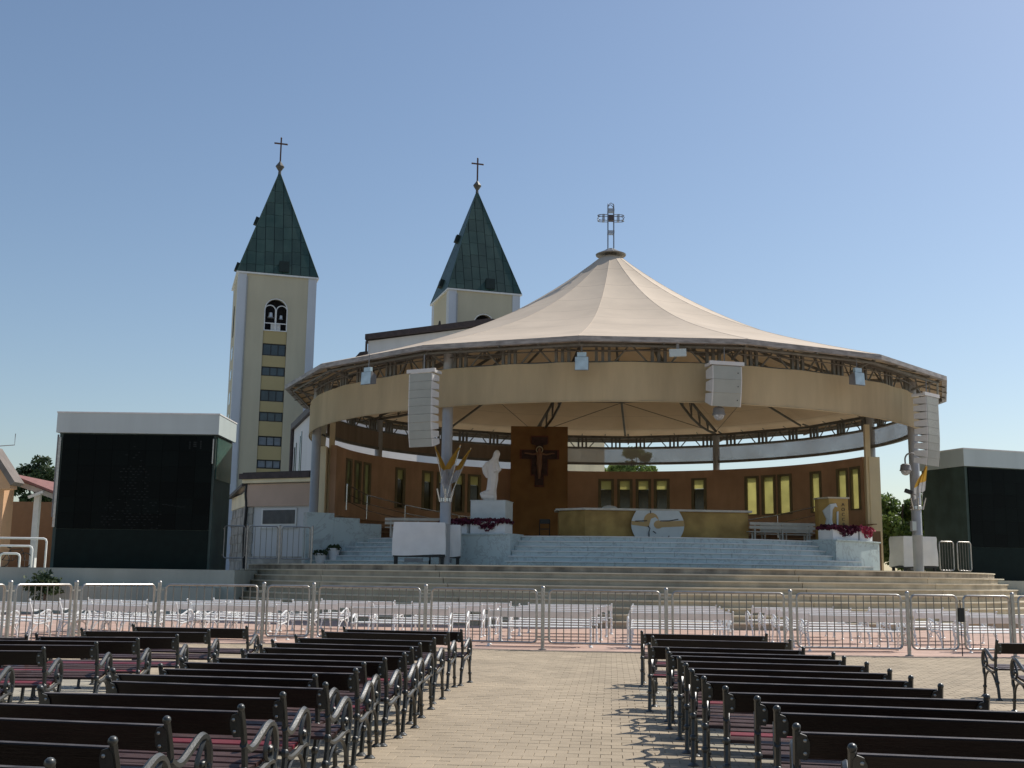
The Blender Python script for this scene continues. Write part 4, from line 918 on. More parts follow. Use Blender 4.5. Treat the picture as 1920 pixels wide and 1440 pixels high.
rail_panel('steel railing panel on the left picture edge running towards the viewer', (-10.6, 21.2), PP[0])

# fences up on the terrace
for i, (a, b) in enumerate((((-11.75, 47.2), (-10.75, 47.3)), ((-10.75, 47.3), (-9.45, 47.5)), ((-9.45, 47.5), (-8.15, 47.7)))):
    rail_panel(['short railing leaf beside the left video screen', 'railing leaf in front of the stone house corner', 'railing leaf left of the leftmost column'][i], a, b, z0=.25, z1=1.55, gap=.09, zb=1.9, grp='railing leaves on the terrace', sp=.24)
    t = thing('gate_post', ['thin steel gate post by the left video screen', 'thin steel gate post in front of the stone house', 'thin steel gate post next to the leftmost column'][i], 'post', (b[0], b[1], 1.7), 0, 'gate posts on the terrace'); MB().tube([(0, 0, -0.02), (0, 0, 1.78)], .04, 8).build('post_tube', STEEL, t); MB().ball((0, 0, 1.78), .05).build('post_cap', STEEL, t)
for i, (a, b) in enumerate((((18.0, 48.6), (18.75, 48.8)), ((18.85, 48.85), (19.6, 49.1)))):
    rail_panel(['pale railing leaf right of the covered box', 'pale railing leaf at the foot of the right video screen'][i], a, b, z0=.15, z1=1.35, gap=.05, zb=1.9, grp='railing leaves on the terrace', sp=.13)
pb = struct(MB().span(17.5, 30, 47.5, 54.99, -0.1, 1.655).build('right_terrace', PLINTH))

# ------------------------------------------------------------------ video screens
def screen(label, loc, rz, w, dpt, h, caph, over, front_logo):
    t = thing('video_screen', label, 'video screen', loc, rz, 'large outdoor video screens')
    MB().span(-w / 2, w / 2, 0, dpt, 0, h).build('cabinet', SCRS, t)
    d_ = MB().span(-w / 2 + 0.15, w / 2 - 0.1, -0.03, 0.0, 1.55, h - 0.05).build('display', SCREEN, t)
    nx_, nz_ = 9, 6; mw, mh = (w - 0.25) / nx_, (h - 1.6) / nz_; mod = MB().span(-mw / 2 + 0.004, mw / 2 - 0.004, -0.05, -0.031, -mh / 2 + 0.004, mh / 2 - 0.004).mesh('led_module', SCREEN)
    for i in range(nx_):
        for j in range(nz_): put('led_module', mod, d_, (-w / 2 + 0.15 + mw * (i + 0.5), 0, 1.55 + mh * (j + 0.5)))
    MB().span(-w / 2 + 0.15, w / 2 - 0.1, -0.05, 0.0, 0.02, 1.53).build('lower_panel', SCRG, t)
    c = MB().span(-w / 2 - over, w / 2 + over, -over, dpt + over, h + 0.0, h + caph).build('roof_cap', CAPW, t)
    MB().span(-w / 2 - over - 0.02, w / 2 + over + 0.02, -over - 0.02, dpt + over + 0.02, h + caph, h + caph + 0.05).build('cap_trim', mat('cap_trim', (0.7, 0.69, 0.67), 0.6), c)
    return t
sl = screen('huge dark video screen with white roof cap left of the church tower', (-15.05, 46.0, 1.66), 0.0, 6.3, 2.7, 5.38, 0.80, 0.12, True)
MB().span(3.16, 3.19, 0.15, 2.6, 3.6, 5.3).build('side_glass', mat('green_glass', (0.05, 0.11, 0.09), 0.15, spec=0.6), sl)
MB().span(3.05, 3.09, -0.09, -0.05, 4.2, 5.2).build('edge_trim', STEEL, sl); MB().span(-3.16, -3.06, -0.08, -0.05, 1.6, 5.2).build('edge_trim', STEEL, sl)
MB().tube([(-3.2, -0.03, 2.0), (-3.2, -0.03, 5.3)], 0.04, 6).build('cable_duct', GREYP, sl)
# unlit picture dots and the small marks in the corner of the display
rd = random.Random(5); dm = MB()
def dot(x, z, w): dm.box((x, -0.052, z), (w, 0.006, 0.014))
for zi in range(30):
    z = 1.6 + zi * 0.112; half = 1.25 if z < 2.7 else (0.62 if z < 4.0 else (0.45 if z < 4.6 else 0.25))
    for xi in range(int(half * 2 / 0.2)):
        x = 0.05 - half + xi * 0.2 + (0.1 if zi % 2 else 0)
        if rd.random() < (0.62 if z < 4.1 else 0.35): dot(x, z, rd.uniform(0.06, 0.11))
for xi in range(8): dot(1.2 + xi * 0.12, 2.55 - xi * 0.015 + 0.02 * (xi % 2), 0.09)
dm.build('unlit_picture_dots', LEDDOT, sl)['kind'] = 'stuff'
for x, zs, w in ((2.12, (0, .08, .16, .24), .05), (2.33, (0.08, .16, .24), .13), (2.56, (0, .07, .14, .21, .28), .05)):
    for z in zs: MB().box((x, -0.053, 4.82 + z), (w, 0.006, 0.03)).build('corner_mark', LEDDOT, sl)
sr = screen('huge dark video screen with white roof cap at the right edge', (24.5, 55.1, 1.66), R(20), 6.6, 3.0, 5.32, 0.80, 0.12, False)
shrub_t = thing('low_shrub', 'small dark green shrub at the foot of the left terrace wall', 'shrub', (-16.9, 42.4, 0.0))
def leaves(mb, n, cfun, s0, s1, seed):
    rd = random.Random(seed)
    for i in range(n):
        p = Vector(cfun(rd)); s = rd.uniform(s0, s1); nrm = Vector((rd.gauss(0, 1), rd.gauss(0, 1), rd.gauss(0.5, 1))).normalized(); a = nrm.orthogonal().normalized(); a.rotate(Matrix.Rotation(rd.random() * 6.28, 3, nrm)); b = nrm.cross(a)
        mb.add([p - a * s, p - b * s * 0.5, p + a * s, p + b * s * 0.5], [(0, 1, 2, 3)])
    return mb
def sh(rd):
    u = Vector((rd.gauss(0, 1), rd.gauss(0, 1), rd.gauss(0, 1))).normalized() * rd.uniform(0.45, 1.0); q = 1 + 0.28 * math.sin(6 * u.x + 3 * u.z) + 0.22 * math.sin(9 * u.z - 4 * u.x + 1); return (u.x * 0.62 * q, u.y * 0.5 * q, 1.05 + u.z * 0.45 * q)
leaves(MB(), 1100, sh, 0.05, 0.11, 3).build('foliage', LEAFD, shrub_t)
MB().tube([(0, 0, 0), (0.03, 0, 0.6), (0, 0, 1.1)], 0.05, 6).build('stem', BARK, shrub_t)

# ------------------------------------------------------------------ trees
def tree(label, loc, h, rx, rz_, seed, mt, n=9000, trunk=0.22, ls=(0.10, 0.22), clumps=26):
    t = thing('tree', label, 'tree', loc); rd = random.Random(seed); cz = h - rz_
    cl = []
    for i in range(clumps):
        u = Vector((rd.gauss(0, 1), rd.gauss(0, 1), rd.gauss(0, 1))).normalized() * rd.uniform(0.35, 0.85) ** 0.7
        cl.append((u.x * rx, u.y * rx, cz + u.z * rz_, rd.uniform(0.22, 0.42) * rx))
    def f(r):
        c = r.choice(cl); u = Vector((r.gauss(0, 1), r.gauss(0, 1), r.gauss(0, 1))).normalized() * r.random() ** 0.45 * c[3]
        return (c[0] + u.x, c[1] + u.y, c[2] + u.z * 0.8)
    tm = MB().tube(smoothc([(0, 0, -0.1), (0.1, 0.05, cz * 0.4), (-0.08, 0.1, cz), (0.05, 0, h - rz_ * 0.3)], 4), 0.1, 8, rr=[trunk * (1 - 0.07 * i) for i in range(13)])
    for c in cl[:9]: tm.tube([(0, 0.05, cz * 0.75), (c[0] * 0.5, c[1] * 0.5, (cz * 0.75 + c[2]) / 2), (c[0], c[1], c[2])], 0.05, 5, rr=[trunk * 0.5, trunk * 0.3, trunk * 0.1])
    tm.build('trunk', BARK, t); leaves(MB(), n, f, ls[0], ls[1], seed + 1).build('crown', mt, t)
tree('bright green leafy tree behind the right column', (24.2, 71, 1.6), 5.5, 2.3, 2.7, 11, LEAF, 14000, ls=(0.09, 0.2), clumps=40)
tree('green leafy tree between right column and video screen', (27.6, 74, 1.6), 6.6, 2.4, 3.1, 12, LEAF, 12000, clumps=36)
tree('dark round tree behind the low roof at far left', (-37.2, 90, 1.6), 9.2, 2.0, 3.6, 13, LEAFD, 12000, ls=(0.1, 0.22), clumps=40)
tree('dark tree seen through the clear curtain behind the wall', (10.6, 100, 1.6), 11.6, 2.2, 3.0, 14, LEAF, 9000, clumps=24)
tree('low dark tree seen above the rear wall beside the beige building', (8.2, 103, 1.6), 9.8, 1.6, 2.2, 15, LEAF, 6000, clumps=18)
tree('small tree top just above the rear wall', (14.4, 104, 1.6), 9.2, 1.9, 1.8, 16, LEAF, 6000, clumps=18)

# ------------------------------------------------------------------ church
def tower(label, corner, w, rz, ze, zap, name_side):
    cx = corner[0] + (math.cos(rz) - math.sin(rz)) * w / 2; cy = corner[1] + (math.sin(rz) + math.cos(rz)) * w / 2
    t = thing('bell_tower', label, 'tower', (cx, cy, 0), rz, 'twin bell towers of the church')
    h = w / 2; ww = 2.1; px = 0.05 * w - 0.1   # window strip offset
    x0, x1 = -ww / 2 - 0.02, ww / 2 - 0.02
    # body with a recessed strip on the front: left part, right part, strip segments
    MB().span(-h + 0.75, x0, -h, h, 0, ze).span(x1, h - 0.75, -h, h, 0, ze).span(x0, x1, -h + 0.9, h, 0, ze).span(x0, x1, -h, -h + 0.9, 26.05, ze).build('wall', TOWW, t)
    for sx in (-1, 1):
        MB().span(*( (-h, -h + 0.75) if sx < 0 else (h - 0.75, h)), -h - 0.06, -h + 0.9, 0, ze).span(*((-h, -h + 0.75) if sx < 0 else (h - 0.75, h)), h - 0.9, h + 0.06, 0, ze).build('corner_pilaster', TOWP, t)
        MB().span(*((-h, -h + 0.7) if sx < 0 else (h - 0.7, h)), -h + 0.9, h - 0.9, 0, ze).build('side_wall', TOWW, t)
    MB().tube([(-h + 0.8, -h - 0.1, 2), (-h + 0.8, -h - 0.1, ze - 0.3)], 0.05, 5).build('downpipe', mat('downpipe', (0.35, 0.36, 0.36), 0.5), t)
    zz = [(20.75, 21.85), (18.9, 19.75), (16.6, 17.65), (14.8, 15.66), (12.6, 13.5), (10.6, 11.4)]
    top = 23.0
    for i, (a, b) in enumerate(zz + [(0, 0)]):
        lo = b
        MB().span(x0 + 0.02, x1 - 0.02, -h + 0.10, -h + 0.9, lo, top).build('strip_panel', TOWY, t); top = a
        if i == 6: break
        wi = MB().span(x0 + 0.02, x1 - 0.02, -h + 0.16, -h + 0.24, a, a + 0.09).span(x0 + 0.02, x1 - 0.02, -h + 0.16, -h + 0.24, b - 0.09, b).span(x0 + 0.02, x0 + 0.11, -h + 0.16, -h + 0.24, a + 0.09, b - 0.09).span(x1 - 0.11, x1 - 0.02, -h + 0.16, -h + 0.24, a + 0.09, b - 0.09).span(-0.34, -0.27, -h + 0.16, -h + 0.24, a + 0.09, b - 0.09).span(0.30, 0.37, -h + 0.16, -h + 0.24, a + 0.09, b - 0.09).build('window', DARK, t)
        for q0, q1 in ((x0 + 0.11, -0.34), (-0.27, 0.30), (0.37, x1 - 0.11)):
            if i >= 4:
                lv = MB()
                for s in range(6): lv.box(((q0 + q1) / 2, -h + 0.26, a + 0.15 + s * (b - a - 0.2) / 6), (q1 - q0, 0.10, 0.06), Matrix.Rotation(R(-35), 3, 'X'))
                lv.build('louvre', mat('louvre_grey', (0.34, 0.38, 0.42), 0.5), wi)
            else: MB().span(q0, q1, -h + 0.20, -h + 0.22, a + 0.09, b - 0.09).build('pane', TGLASS, wi)
    # arched belfry opening
    r = ww / 2; zc = 26.05 - r - 0.02; cxw = (x0 + x1) / 2
    ar = [(x0, 26.06), (x0, zc)] + [(cxw - r * math.cos(math.pi * i / 14), zc + r * math.sin(math.pi * i / 14)) for i in range(15)] + [(x1, zc), (x1, 26.06)]
    sp_ = MB()
    for i in range(14):
        a, b = math.pi * i / 14, math.pi * (i + 1) / 14
        sp_.prism([(cxw - r * math.cos(a), zc + r * math.sin(a)), (cxw - r * math.cos(b), zc + r * math.sin(b)), (cxw - r * math.cos(b), 26.06), (cxw - r * math.cos(a), 26.06)], lambda u, v, q: (u, q, v), -h, -h + 0.9)
    sp_.build('arch_spandrel', TOWW, t)
    bw = MB().tube([(x0 + 0.05, -h + 0.06, 23.05), (x0 + 0.05, -h + 0.06, zc)] + [(cxw - (r - 0.05) * math.cos(math.pi * i / 14), -h + 0.06, zc + (r - 0.05) * math.sin(math.pi * i / 14)) for i in range(1, 14)] + [(x1 - 0.05, -h + 0.06, zc), (x1 - 0.05, -h + 0.06, 23.05)], 0.06, 6).build('belfry_window', WPAINT, t)
    MB().span(x0, x1, -h + 0.82, -h + 0.89, 23.0, 26.0).build('dark_backing', mat('belfry_dark', (0.012, 0.012, 0.014), 0.9), bw)
    for c in (cxw - r / 2, cxw + r / 2):
        q = r / 2 - 0.03
        MB().tube([(c - q, -h + 0.12, 23.05), (c - q, -h + 0.12, zc - 0.1)] + [(c - q * math.cos(math.pi * i / 10), -h + 0.12, zc - 0.1 + q * math.sin(math.pi * i / 10)) for i in range(1, 10)] + [(c + q, -h + 0.12, zc - 0.1), (c + q, -h + 0.12, 23.05)], 0.05, 6).build('twin_arch', WPAINT, bw)
    MB().span(x0, x1, -h + 0.08, -h + 0.16, 23.68, 23.76).span(x0, x1, -h + 0.02, -h + 0.2, 23.0, 23.08).build('parapet_rail', WPAINT, bw)
    for dx, wv in ((-0.18, 0.4), (0.22, 0.5)): MB().span(cxw + dx - wv / 2, cxw + dx + wv / 2, -h + 0.35, -h + 0.6, 23.1, 23.72).build('white_bell_box', WPAINT, bw)
    MB().lathe([(0.02, 0.5), (0.16, 0.46), (0.2, 0.15), (0.3, 0.0), (0.28, 0.0)], 12, (cxw - 0.42, -h + 0.5, 24.3)).build('bell', mat('pale_bell', (0.6, 0.62, 0.64), 0.4, 0.4), bw)
    MB().lathe([(0.02, 0.4), (0.12, 0.36), (0.15, 0.12), (0.2, 0.0), (0.18, 0.0)], 12, (cxw + 0.5, -h + 0.5, 24.2)).build('bell', mat('pale_bell', (0.6, 0.62, 0.64), 0.4, 0.4), bw)
    sw = MB().span(-h - 0.03, -h + 0.05, -0.55, 0.55, 22.9, 25.0)
    sw.prism([(-0.55, 25.0), (0.55, 25.0), (0.5, 25.4), (0.3, 25.7), (0, 25.8), (-0.3, 25.7), (-0.5, 25.4)], lambda u, v, q: (q, u, v), -h - 0.03, -h + 0.05); sw.build('side_belfry', mat('belfry_dark', (0.012, 0.012, 0.014), 0.9), t)
    for a, b in zz: MB().span(-h - 0.02, -h + 0.05, -1.0, 1.0, a, b).build('side_window', TGLASS, t)
    MB().span(-h - 0.18, h + 0.18, -h - 0.18, h + 0.18, ze, ze + 0.14).build('eave_cornice', WPAINT, t)
    # spire with separate copper sheets on the two visible faces
    spz = ze + 0.14; hh = h + 0.12; H = zap - spz; B = [(-hh, -hh), (hh, -hh), (hh, hh), (-hh, hh)]
    spire = MB().add([(x, y, spz) for x, y in B] + [(0, 0, zap)], [(0, 1, 4), (1, 2, 4), (2, 3, 4), (3, 0, 4), (3, 2, 1, 0)]).build('spire', COPD, t)
    rd = random.Random(int(cx * 10))
    for face in (0, 3):
        a, b = Vector((*B[face], spz)), Vector((*B[(face + 1) % 4], spz)); apx = Vector((0, 0, zap)); ex = (b - a).normalized(); mid = (a + b) / 2; ey = (apx - mid); sl_ = ey.length; ey.normalize(); nrm = ex.cross(ey).normalized()
        if nrm.dot(Vector((mid.x, mid.y, 0))) < 0: nrm = -nrm
        W = (b - a).length; ncol = 9; cw = W / ncol
        for c in range(ncol):
            u0, u1 = -W / 2 + c * cw + 0.03, -W / 2 + (c + 1) * cw - 0.03; um = max(abs(u0), abs(u1)); vmax = sl_ * (1 - 2 * min(abs(u0), abs(u1)) / W) if u0 * u1 > 0 else sl_ * 0.985
            v = 0.05; off = rd.uniform(0.4, 1.3); first = True
            while v < vmax - 0.05:
                v2 = min(v + (off if first else 1.35), vmax - 0.02); first = False
                lim = lambda vv: W / 2 * (1 - vv / sl_) - 0.02
                q = [(max(u0, -lim(v)), v), (min(u1, lim(v)), v), (min(u1, lim(v2)), v2), (max(u0, -lim(v2)), v2)]
                if q[1][0] - q[0][0] > 0.05:
                    if q[2][0] - q[3][0] < 0.01:
                        mx_ = (q[0][0] + q[1][0]) / 2; s_ = 1 if mx_ > 0 else -1; xx = u0 if s_ > 0 else u1; q = [q[0], q[1], (xx + s_ * 0.01, v2), (xx, v2)] if s_ > 0 else [q[0], q[1], (xx, v2), (xx - 0.01, v2)]
                    vs = [mid + ex * uu + ey * vv + nrm * 0.035 for uu, vv in q] + [mid + ex * uu + ey * vv + nrm * 0.002 for uu, vv in q]
                    MB().add(vs, [(0, 1, 2, 3)] + [(i, 4 + i, 4 + (i + 1) % 4, (i + 1) % 4) for i in range(4)]).build('copper_sheet', COPPER, spire)
                v = v2 + 0.03
        for c in (a, b): MB().tube([c + nrm * 0.02, apx], 0.05, 5).build('hip_ridge', COPPER, spire)
    f0 = -hh + (0.9) * hh / H
    MB().prism([(-f0 * 0 + 0.0, 0.0), (0.62, 0.0), (0.62, 0.75), (0.05, 1.0)], lambda u, v, q: (q, -hh - 0.12 + u * 0.9, spz + 0.25 + v), 0.05, 0.95).build('roof_hatch', COPD, spire)
    for q_, w_ in ((0.10, 0.8), (0.52, 0.55)):
        xx = -hh * (1 - q_); MB().box((xx - 0.10, 0.2, spz + H * q_ + 0.2), (0.5, w_, 0.75), Matrix.Rotation(math.atan2(hh, H), 3, 'Y')).build('roof_hatch', COPD, spire)
    MB().lathe([(0.16, zap - 0.3), (0.13, zap + 0.05), (0.42, zap + 0.50), (0.40, zap + 0.56), (0.10, zap + 0.98), (0.06, zap + 1.05)], 8).build('finial', mat('finial_metal', (0.09, 0.085, 0.075), 0.5, 0.1), t)
    c = MB().box((0, 0, zap + 2.15), (0.13, 0.13, 2.4)).box((0, 0, zap + 2.8), (1.12, 0.12, 0.12)); c.build('cross', BRONZE, t)
    for x, z in ((-0.56, 2.8), (0.56, 2.8), (0, 3.36)): MB().ball((x, 0, zap + z), 0.09).build('cross_knob', BRONZE, t)
tower('pale yellow bell tower with green copper spire, left of the two', (-24.7, 100.0), 7.0, R(17), 28.1, 39.2, 'left')
tower('pale yellow bell tower with green copper spire, half hidden behind the tent roof', (-6.05, 105.0), 7.0, R(17), 28.05, 39.3, 'right')
nv_ = thing('church_nave', 'white church nave with dark roof edge rising behind the tent roof', 'church', (-2.0, 88, 0), R(0))
gp = [(-9.3, 0), (9.2, 0), (9.2, 19.4), (0.2, 20.9), (-9.3, 19.55)]
MB().prism(gp, lambda a, b, t: (a, t, b), 0, 16).build('gable_wall', NAVEW, nv_)
MB().prism([(-9.5, 19.6), (0.2, 20.95), (9.4, 19.45), (9.4, 19.85), (0.2, 21.4), (-9.5, 20.0)], lambda a, b, t: (a, t, b), -0.5, 16.3).build('roof', ROOFD, nv_)
MB().tube([(-9.42, -0.1, 1.7), (-9.42, -0.1, 19.5)], 0.09, 6).build('downpipe', ROOFD, nv_)
MB().span(-6.7, -2.6, -0.12, -0.001, 16.5, 18.9).build('yellow_panel', TOWY, nv_)
MB().prism([(-13.2, 14.9), (-9.6, 18.75), (-9.6, 19.15), (-10.2, 19.05), (-13.2, 15.5)], lambda a, b, t: (a, t, b), 2.0, 16).build('lower_roof', ROOFD, nv_)
MB().span(-12.6, -9.31, 2.6, 15.8, 0, 15.2).build('aisle_wall', NAVEW, nv_)
for i in range(3): MB().span(5.5 + 0.0, 5.75, -0.1, -0.002, 3 + 5 * i, 6.5 + 5 * i).build('pilaster_strip', WPAINT, nv_)
MB().span(5.75, 9.18, -0.06, -0.003, 0.5, 19.0).build('beige_bay', CREAMST, nv_)

wg = thing('church_side_wing', 'white church wing with slit windows and dark sloping eave beside the tower', 'church wing', (0, 0, 0))
wp = [(-14.3, 75.0), (-11.55, 66.2), (-6.0, 72.8), (-9.0, 83.0)]
MB().prism(wp, lambda a, b, t: (a, b, t), 0, 10.85).build('wall', NAVEW, wg)
def off(pts, d):
    c = Vector((sum(p[0] for p in pts) / 4, sum(p[1] for p in pts) / 4)); return [tuple(c + (Vector(p) - c) * (1 + d)) for p in pts]
MB().prism(off(wp, 0.06), lambda a, b, t: (a, b, t), 10.86, 11.25).build('roof', ROOFD, wg)
dv = Vector((2.75, -8.8)).normalized(); nw = Vector((-dv.y, dv.x)) * -1
nw = Vector((dv.y, -dv.x)) if Vector((dv.y, -dv.x)).x < 0 else -Vector((dv.y, -dv.x))
for i, s in enumerate((1.0, 1.7, 3.6, 4.3)):
    p = Vector((-14.3, 75.0)) + dv * s
    MB().box((p.x + nw.x * 0.0, p.y, 8.3 + 0.12 * i), (0.10, 0.24, 2.6 + 0.2 * i), Matrix.Rotation(math.atan2(-dv.x, dv.y) + math.pi, 3, 'Z')).build('slit_window', TGLASS, wg)
MB().tube([(-14.42, 75.0, 1.7), (-14.42, 75.0, 10.9)], 0.12, 6).build('downpipe', ROOFD, wg)

ax = thing('stone_annex', 'low white annex with pink band, slatted window and rough stone corner', 'annex', (0, 0, 0))
ap = [(-13.62, 60.0), (-9.98, 58.225), (-9.9, 60.5), (-13.2, 63.4)]
def wallp(u, z, o, a=Vector((-13.62, 60.0)), b=Vector((-10.75, 58.6))):
    d_ = (b - a).normalized(); n_ = Vector((d_.y, -d_.x)); p = a + d_ * u + n_ * o; return (p.x, p.y, z)
def wbox(u0, u1, z0, z1, o0, o1):
    return MB().add([wallp(u, z, o) for u in (u0, u1) for z in (z0, z1) for o in (o0, o1)], [(0, 1, 3, 2), (4, 6, 7, 5), (0, 4, 5, 1), (2, 3, 7, 6), (0, 2, 6, 4), (1, 5, 7, 3)])
MB().prism(ap, lambda a, b, t: (a, b, t), 1.66, 6.15).build('wall', NAVEW, ax)
wbox(-0.15, 4.05, 4.95, 6.1, 0.0, 0.16).build('pink_band', PINK, ax)
wbox(-0.25, 4.1, 6.15, 6.35, -0.2, 0.35).build('cornice', CREAMST, ax)
wbox(-0.35, 4.1, 6.36, 6.64, -0.6, 0.5).build('roof_edge', ROOFD, ax)
wbox(-0.35, 4.1, 6.65, 6.72, -4.0, 0.2).build('roof_slab', ROOFD, ax)
wn_ = wbox(0.88, 3.1, 3.95, 4.85, 0.002, 0.06).build('window', WPAINT, ax)
wbox(0.98, 3.0, 4.05, 4.75, 0.062, 0.075).build('pane', TGLASS, wn_)
for i in range(28): wbox(1.0 + i * 0.072, 1.03 + i * 0.072, 4.05, 4.75, 0.078, 0.10).build('slat', GREYP, wn_)
wbox(0.8, 3.15, 3.82, 3.92, 0.002, 0.12).build('sill', WPAINT, ax)
wbox(0.3, 4.0, 1.67, 2.4, 0.003, 0.05).build('stone_skirting', STONE, ax)
rs = random.Random(9); z = 1.68
while z < 4.85:
    hh_ = rs.uniform(0.38, 0.62); wbox(-0.12 - rs.random() * 0.08, 0.30 + rs.random() * 0.06, z, min(z + hh_, 4.93) - 0.03, -0.1, 0.06 + rs.random() * 0.04).build('corner_stone', STONE, ax); z += hh_
sd_a, sd_b = Vector((-15.6, 64.5)), Vector((-13.8, 60.1))
swm = MB().prism([(-13.75, 60.15), (-13.63, 60.2), (-15.6, 65.4), (-15.75, 65.3)], lambda a, b, t: (a, b, t), 1.66, 5.0); swm.build('side_wall', STONE, ax)
for i in range(7):
    for j in range(8):
        if rs.random() < 0.9:
            s0 = (j + (i % 2) * 0.5) / 8.5; s1 = s0 + 1 / 8.5 - 0.008; z0 = 1.7 + i * 0.47; f = lambda s: Vector((-13.76, 60.15)).lerp(Vector((-15.76, 65.3)), s)
            a, b = f(s0), f(s1); o_ = 0.03 + rs.random() * 0.03
            MB().add([(q.x - e, q.y, zz_) for q in (a, b) for zz_ in (z0, z0 + 0.44) for e in (0.0, o_)], [(0, 1, 3, 2), (4, 6, 7, 5), (0, 4, 5, 1), (2, 3, 7, 6), (0, 2, 6, 4), (1, 5, 7, 3)]).build('wall_stone', STONE, ax)
MB().add([(-14.05, 60.0, 6.15), (-13.5, 60.0, 6.3), (-15.5, 65.4, 5.95), (-16.05, 65.3, 5.8), (-14.05, 60.0, 6.0), (-13.5, 60.0, 6.1), (-15.5, 65.4, 5.75), (-16.05, 65.3, 5.62)], [(0, 1, 2, 3), (4, 7, 6, 5), (0, 4, 5, 1), (1, 5, 6, 2), (2, 6, 7, 3), (3, 7, 4, 0)]).build('side_eave', ROOFD, ax)
MB().prism([(-13.8, 60.1), (-13.63, 60.2), (-15.6, 65.4), (-15.8, 65.3)], lambda a, b, t: (a, b, t), 5.0, 5.7).build('side_plaster', CREAMST, ax)
MB().tube(smoothc([(-13.75, 59.9, 6.2), (-13.8, 59.9, 5.6), (-13.72, 59.88, 4.9), (-13.78, 59.9, 3.4), (-13.7, 59.88, 1.7)], 3), 0.07, 6).build('downpipe', DARK, ax)

# ------------------------------------------------------------------ buildings at the far left
ob_ = thing('orange_house', 'orange plastered house with arched wall and gable at the left edge', 'house', (0, 0, 0))
MB().span(-34, -24.0, 54.5, 55.6, 1.66, 5.7).build('wall', ORANGE, ob_)
MB().prism([(-34, 5.7), (-24.0, 5.7), (-24.2, 6.2), (-25.3, 7.4), (-34, 7.4)], lambda a, b, t: (a, t, b), 54.5, 55.6).build('gable', ORANGE, ob_)
MB().prism([(-23.35, 5.45), (-23.15, 5.6), (-24.35, 7.25), (-25.6, 7.5), (-25.6, 7.3), (-24.5, 7.05)], lambda a, b, t: (a, t, b), 53.6, 54.7).build('roof_edge', mat('house_roof', (0.20, 0.17, 0.15), 0.8), ob_)
MB().prism([(-24.0, 5.25), (-23.4, 5.3), (-23.4, 5.5), (-24.5, 7.0), (-25.6, 7.25), (-25.6, 6.8), (-24.8, 6.5), (-24.1, 5.7)], lambda a, b, t: (a, t, b), 53.7, 54.49).build('verge_board', ORANGE, ob_)
MB().prism([(-26, 1.7), (-24.45, 1.7), (-24.45, 3.3), (-24.6, 3.9), (-25, 4.3), (-25.5, 4.4), (-26, 4.4)], lambda a, b, t: (a, t, b), 54.40, 54.49).build('arch_recess', BROWNP, ob_)
MB().box((-24.3, 53.5, 6.2), (0.7, 0.12, 0.14), Matrix.Rotation(R(-20), 3, 'Y')).build('lamp_tube', WPAINT, ob_)
MB().tube([(-25.2, 55.2, 7.4), (-24.0, 55.2, 7.5), (-24.0, 55.2, 8.05)], 0.02, 4).build('antenna', GREYP, ob_)
cn = thing('porch_canopy', 'low tiled porch roof on white posts beside the orange house', 'porch', (0, 0, 0))
MB().prism([(-24.4, 6.05), (-21.0, 4.85), (-21.0, 4.95), (-24.4, 6.2)], lambda a, b, t: (a, t, b), 55.4, 66).build('tiled_roof', TILE, cn)
MB().prism([(-24.4, 5.75), (-21.05, 4.6), (-21.05, 4.83), (-24.4, 6.03)], lambda a, b, t: (a, t, b), 55.5, 66).build('roof_soffit', mat('porch_soffit', (0.42, 0.38, 0.34), 0.8), cn)
for x, y, z in ((-23.0, 56, 5.2), (-21.95, 56.1, 4.85), (-23.1, 63, 5.2)): MB().span(x - 0.13, x + 0.13, y - 0.13, y + 0.13, 1.66, z).build('post', WPAINT, cn)
MB().span(-36, -19, 66, 66.3, 1.66, 5.4).build('back_wall', BROWNP, cn)
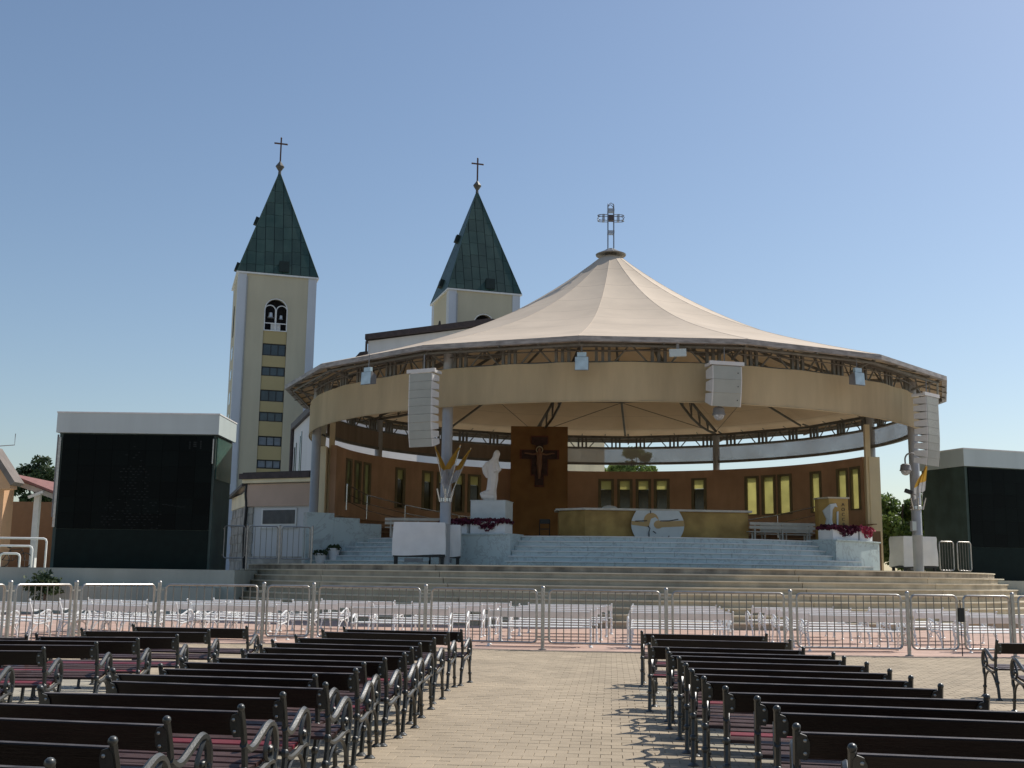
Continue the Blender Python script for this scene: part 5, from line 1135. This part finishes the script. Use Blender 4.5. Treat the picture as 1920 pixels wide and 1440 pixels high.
MB().box((-22.9, 55.5, 5.15), (0.75, 0.12, 0.12), Matrix.Rotation(R(-22), 3, 'Y')).build('lamp_tube', WPAINT, cn)
for i, (x0, x1, h, y) in enumerate(((-24.4, -21.6, 1.35, 54.0), (-23.55, -21.95, 0.98, 53.3), (-23.1, -22.2, 0.62, 52.6))):
    t = thing('tube_rack', ['white tubular barrier hoop, tallest of three on the left terrace', 'white tubular barrier hoop, middle height of three on the left terrace', 'white tubular barrier hoop, lowest of three on the left terrace'][i], 'barrier', (0, 0, 1.66), 0, 'tubular hoops on the left terrace')
    c = 0.15; MB().tube([(x0, y, 0), (x0, y, h - c), (x0 + c * 0.3, y, h - c * 0.3), (x0 + c, y, h), (x1 - c, y, h), (x1 - c * 0.3, y, h - c * 0.3), (x1, y, h - c), (x1, y, 0)], 0.05, 8).build('hoop', WPAINT, t, True)
bk = thing('bicycle', 'dark bicycle leaning among the tubular hoops at far left', 'bicycle', (-22.95, 53.65, 1.66))
for x in (-0.5, 0.55):
    w_ = MB().tube([(x + 0.33 * math.cos(i * math.pi / 12), 0, 0.34 + 0.33 * math.sin(i * math.pi / 12)) for i in range(24)], 0.022, 6, True).build('wheel', DARK, bk)
    MB().tube([(x - 0.3, 0, 0.34), (x + 0.3, 0, 0.34)], 0.006, 4).tube([(x, 0, 0.04), (x, 0, 0.64)], 0.006, 4).build('spokes', GREYP, w_)
MB().tube([(-0.5, 0, 0.34), (-0.15, 0, 0.8), (0.4, 0, 0.85), (0.55, 0, 0.34)], 0.02, 5).tube([(-0.15, 0, 0.8), (0.0, 0, 0.3), (0.4, 0, 0.82)], 0.02, 5).tube([(-0.5, 0, 0.34), (0, 0, 0.3)], 0.015, 5).build('bike_frame', DARK, bk)
MB().ball((-0.2, 0, 0.92), 0.1, 8, 6, (1.3, 0.7, 0.4)).build('saddle', DARK, bk); MB().tube([(0.3, -0.25, 1.02), (0.42, 0, 0.98), (0.3, 0.25, 1.02)], 0.018, 5).build('handlebar', DARK, bk)
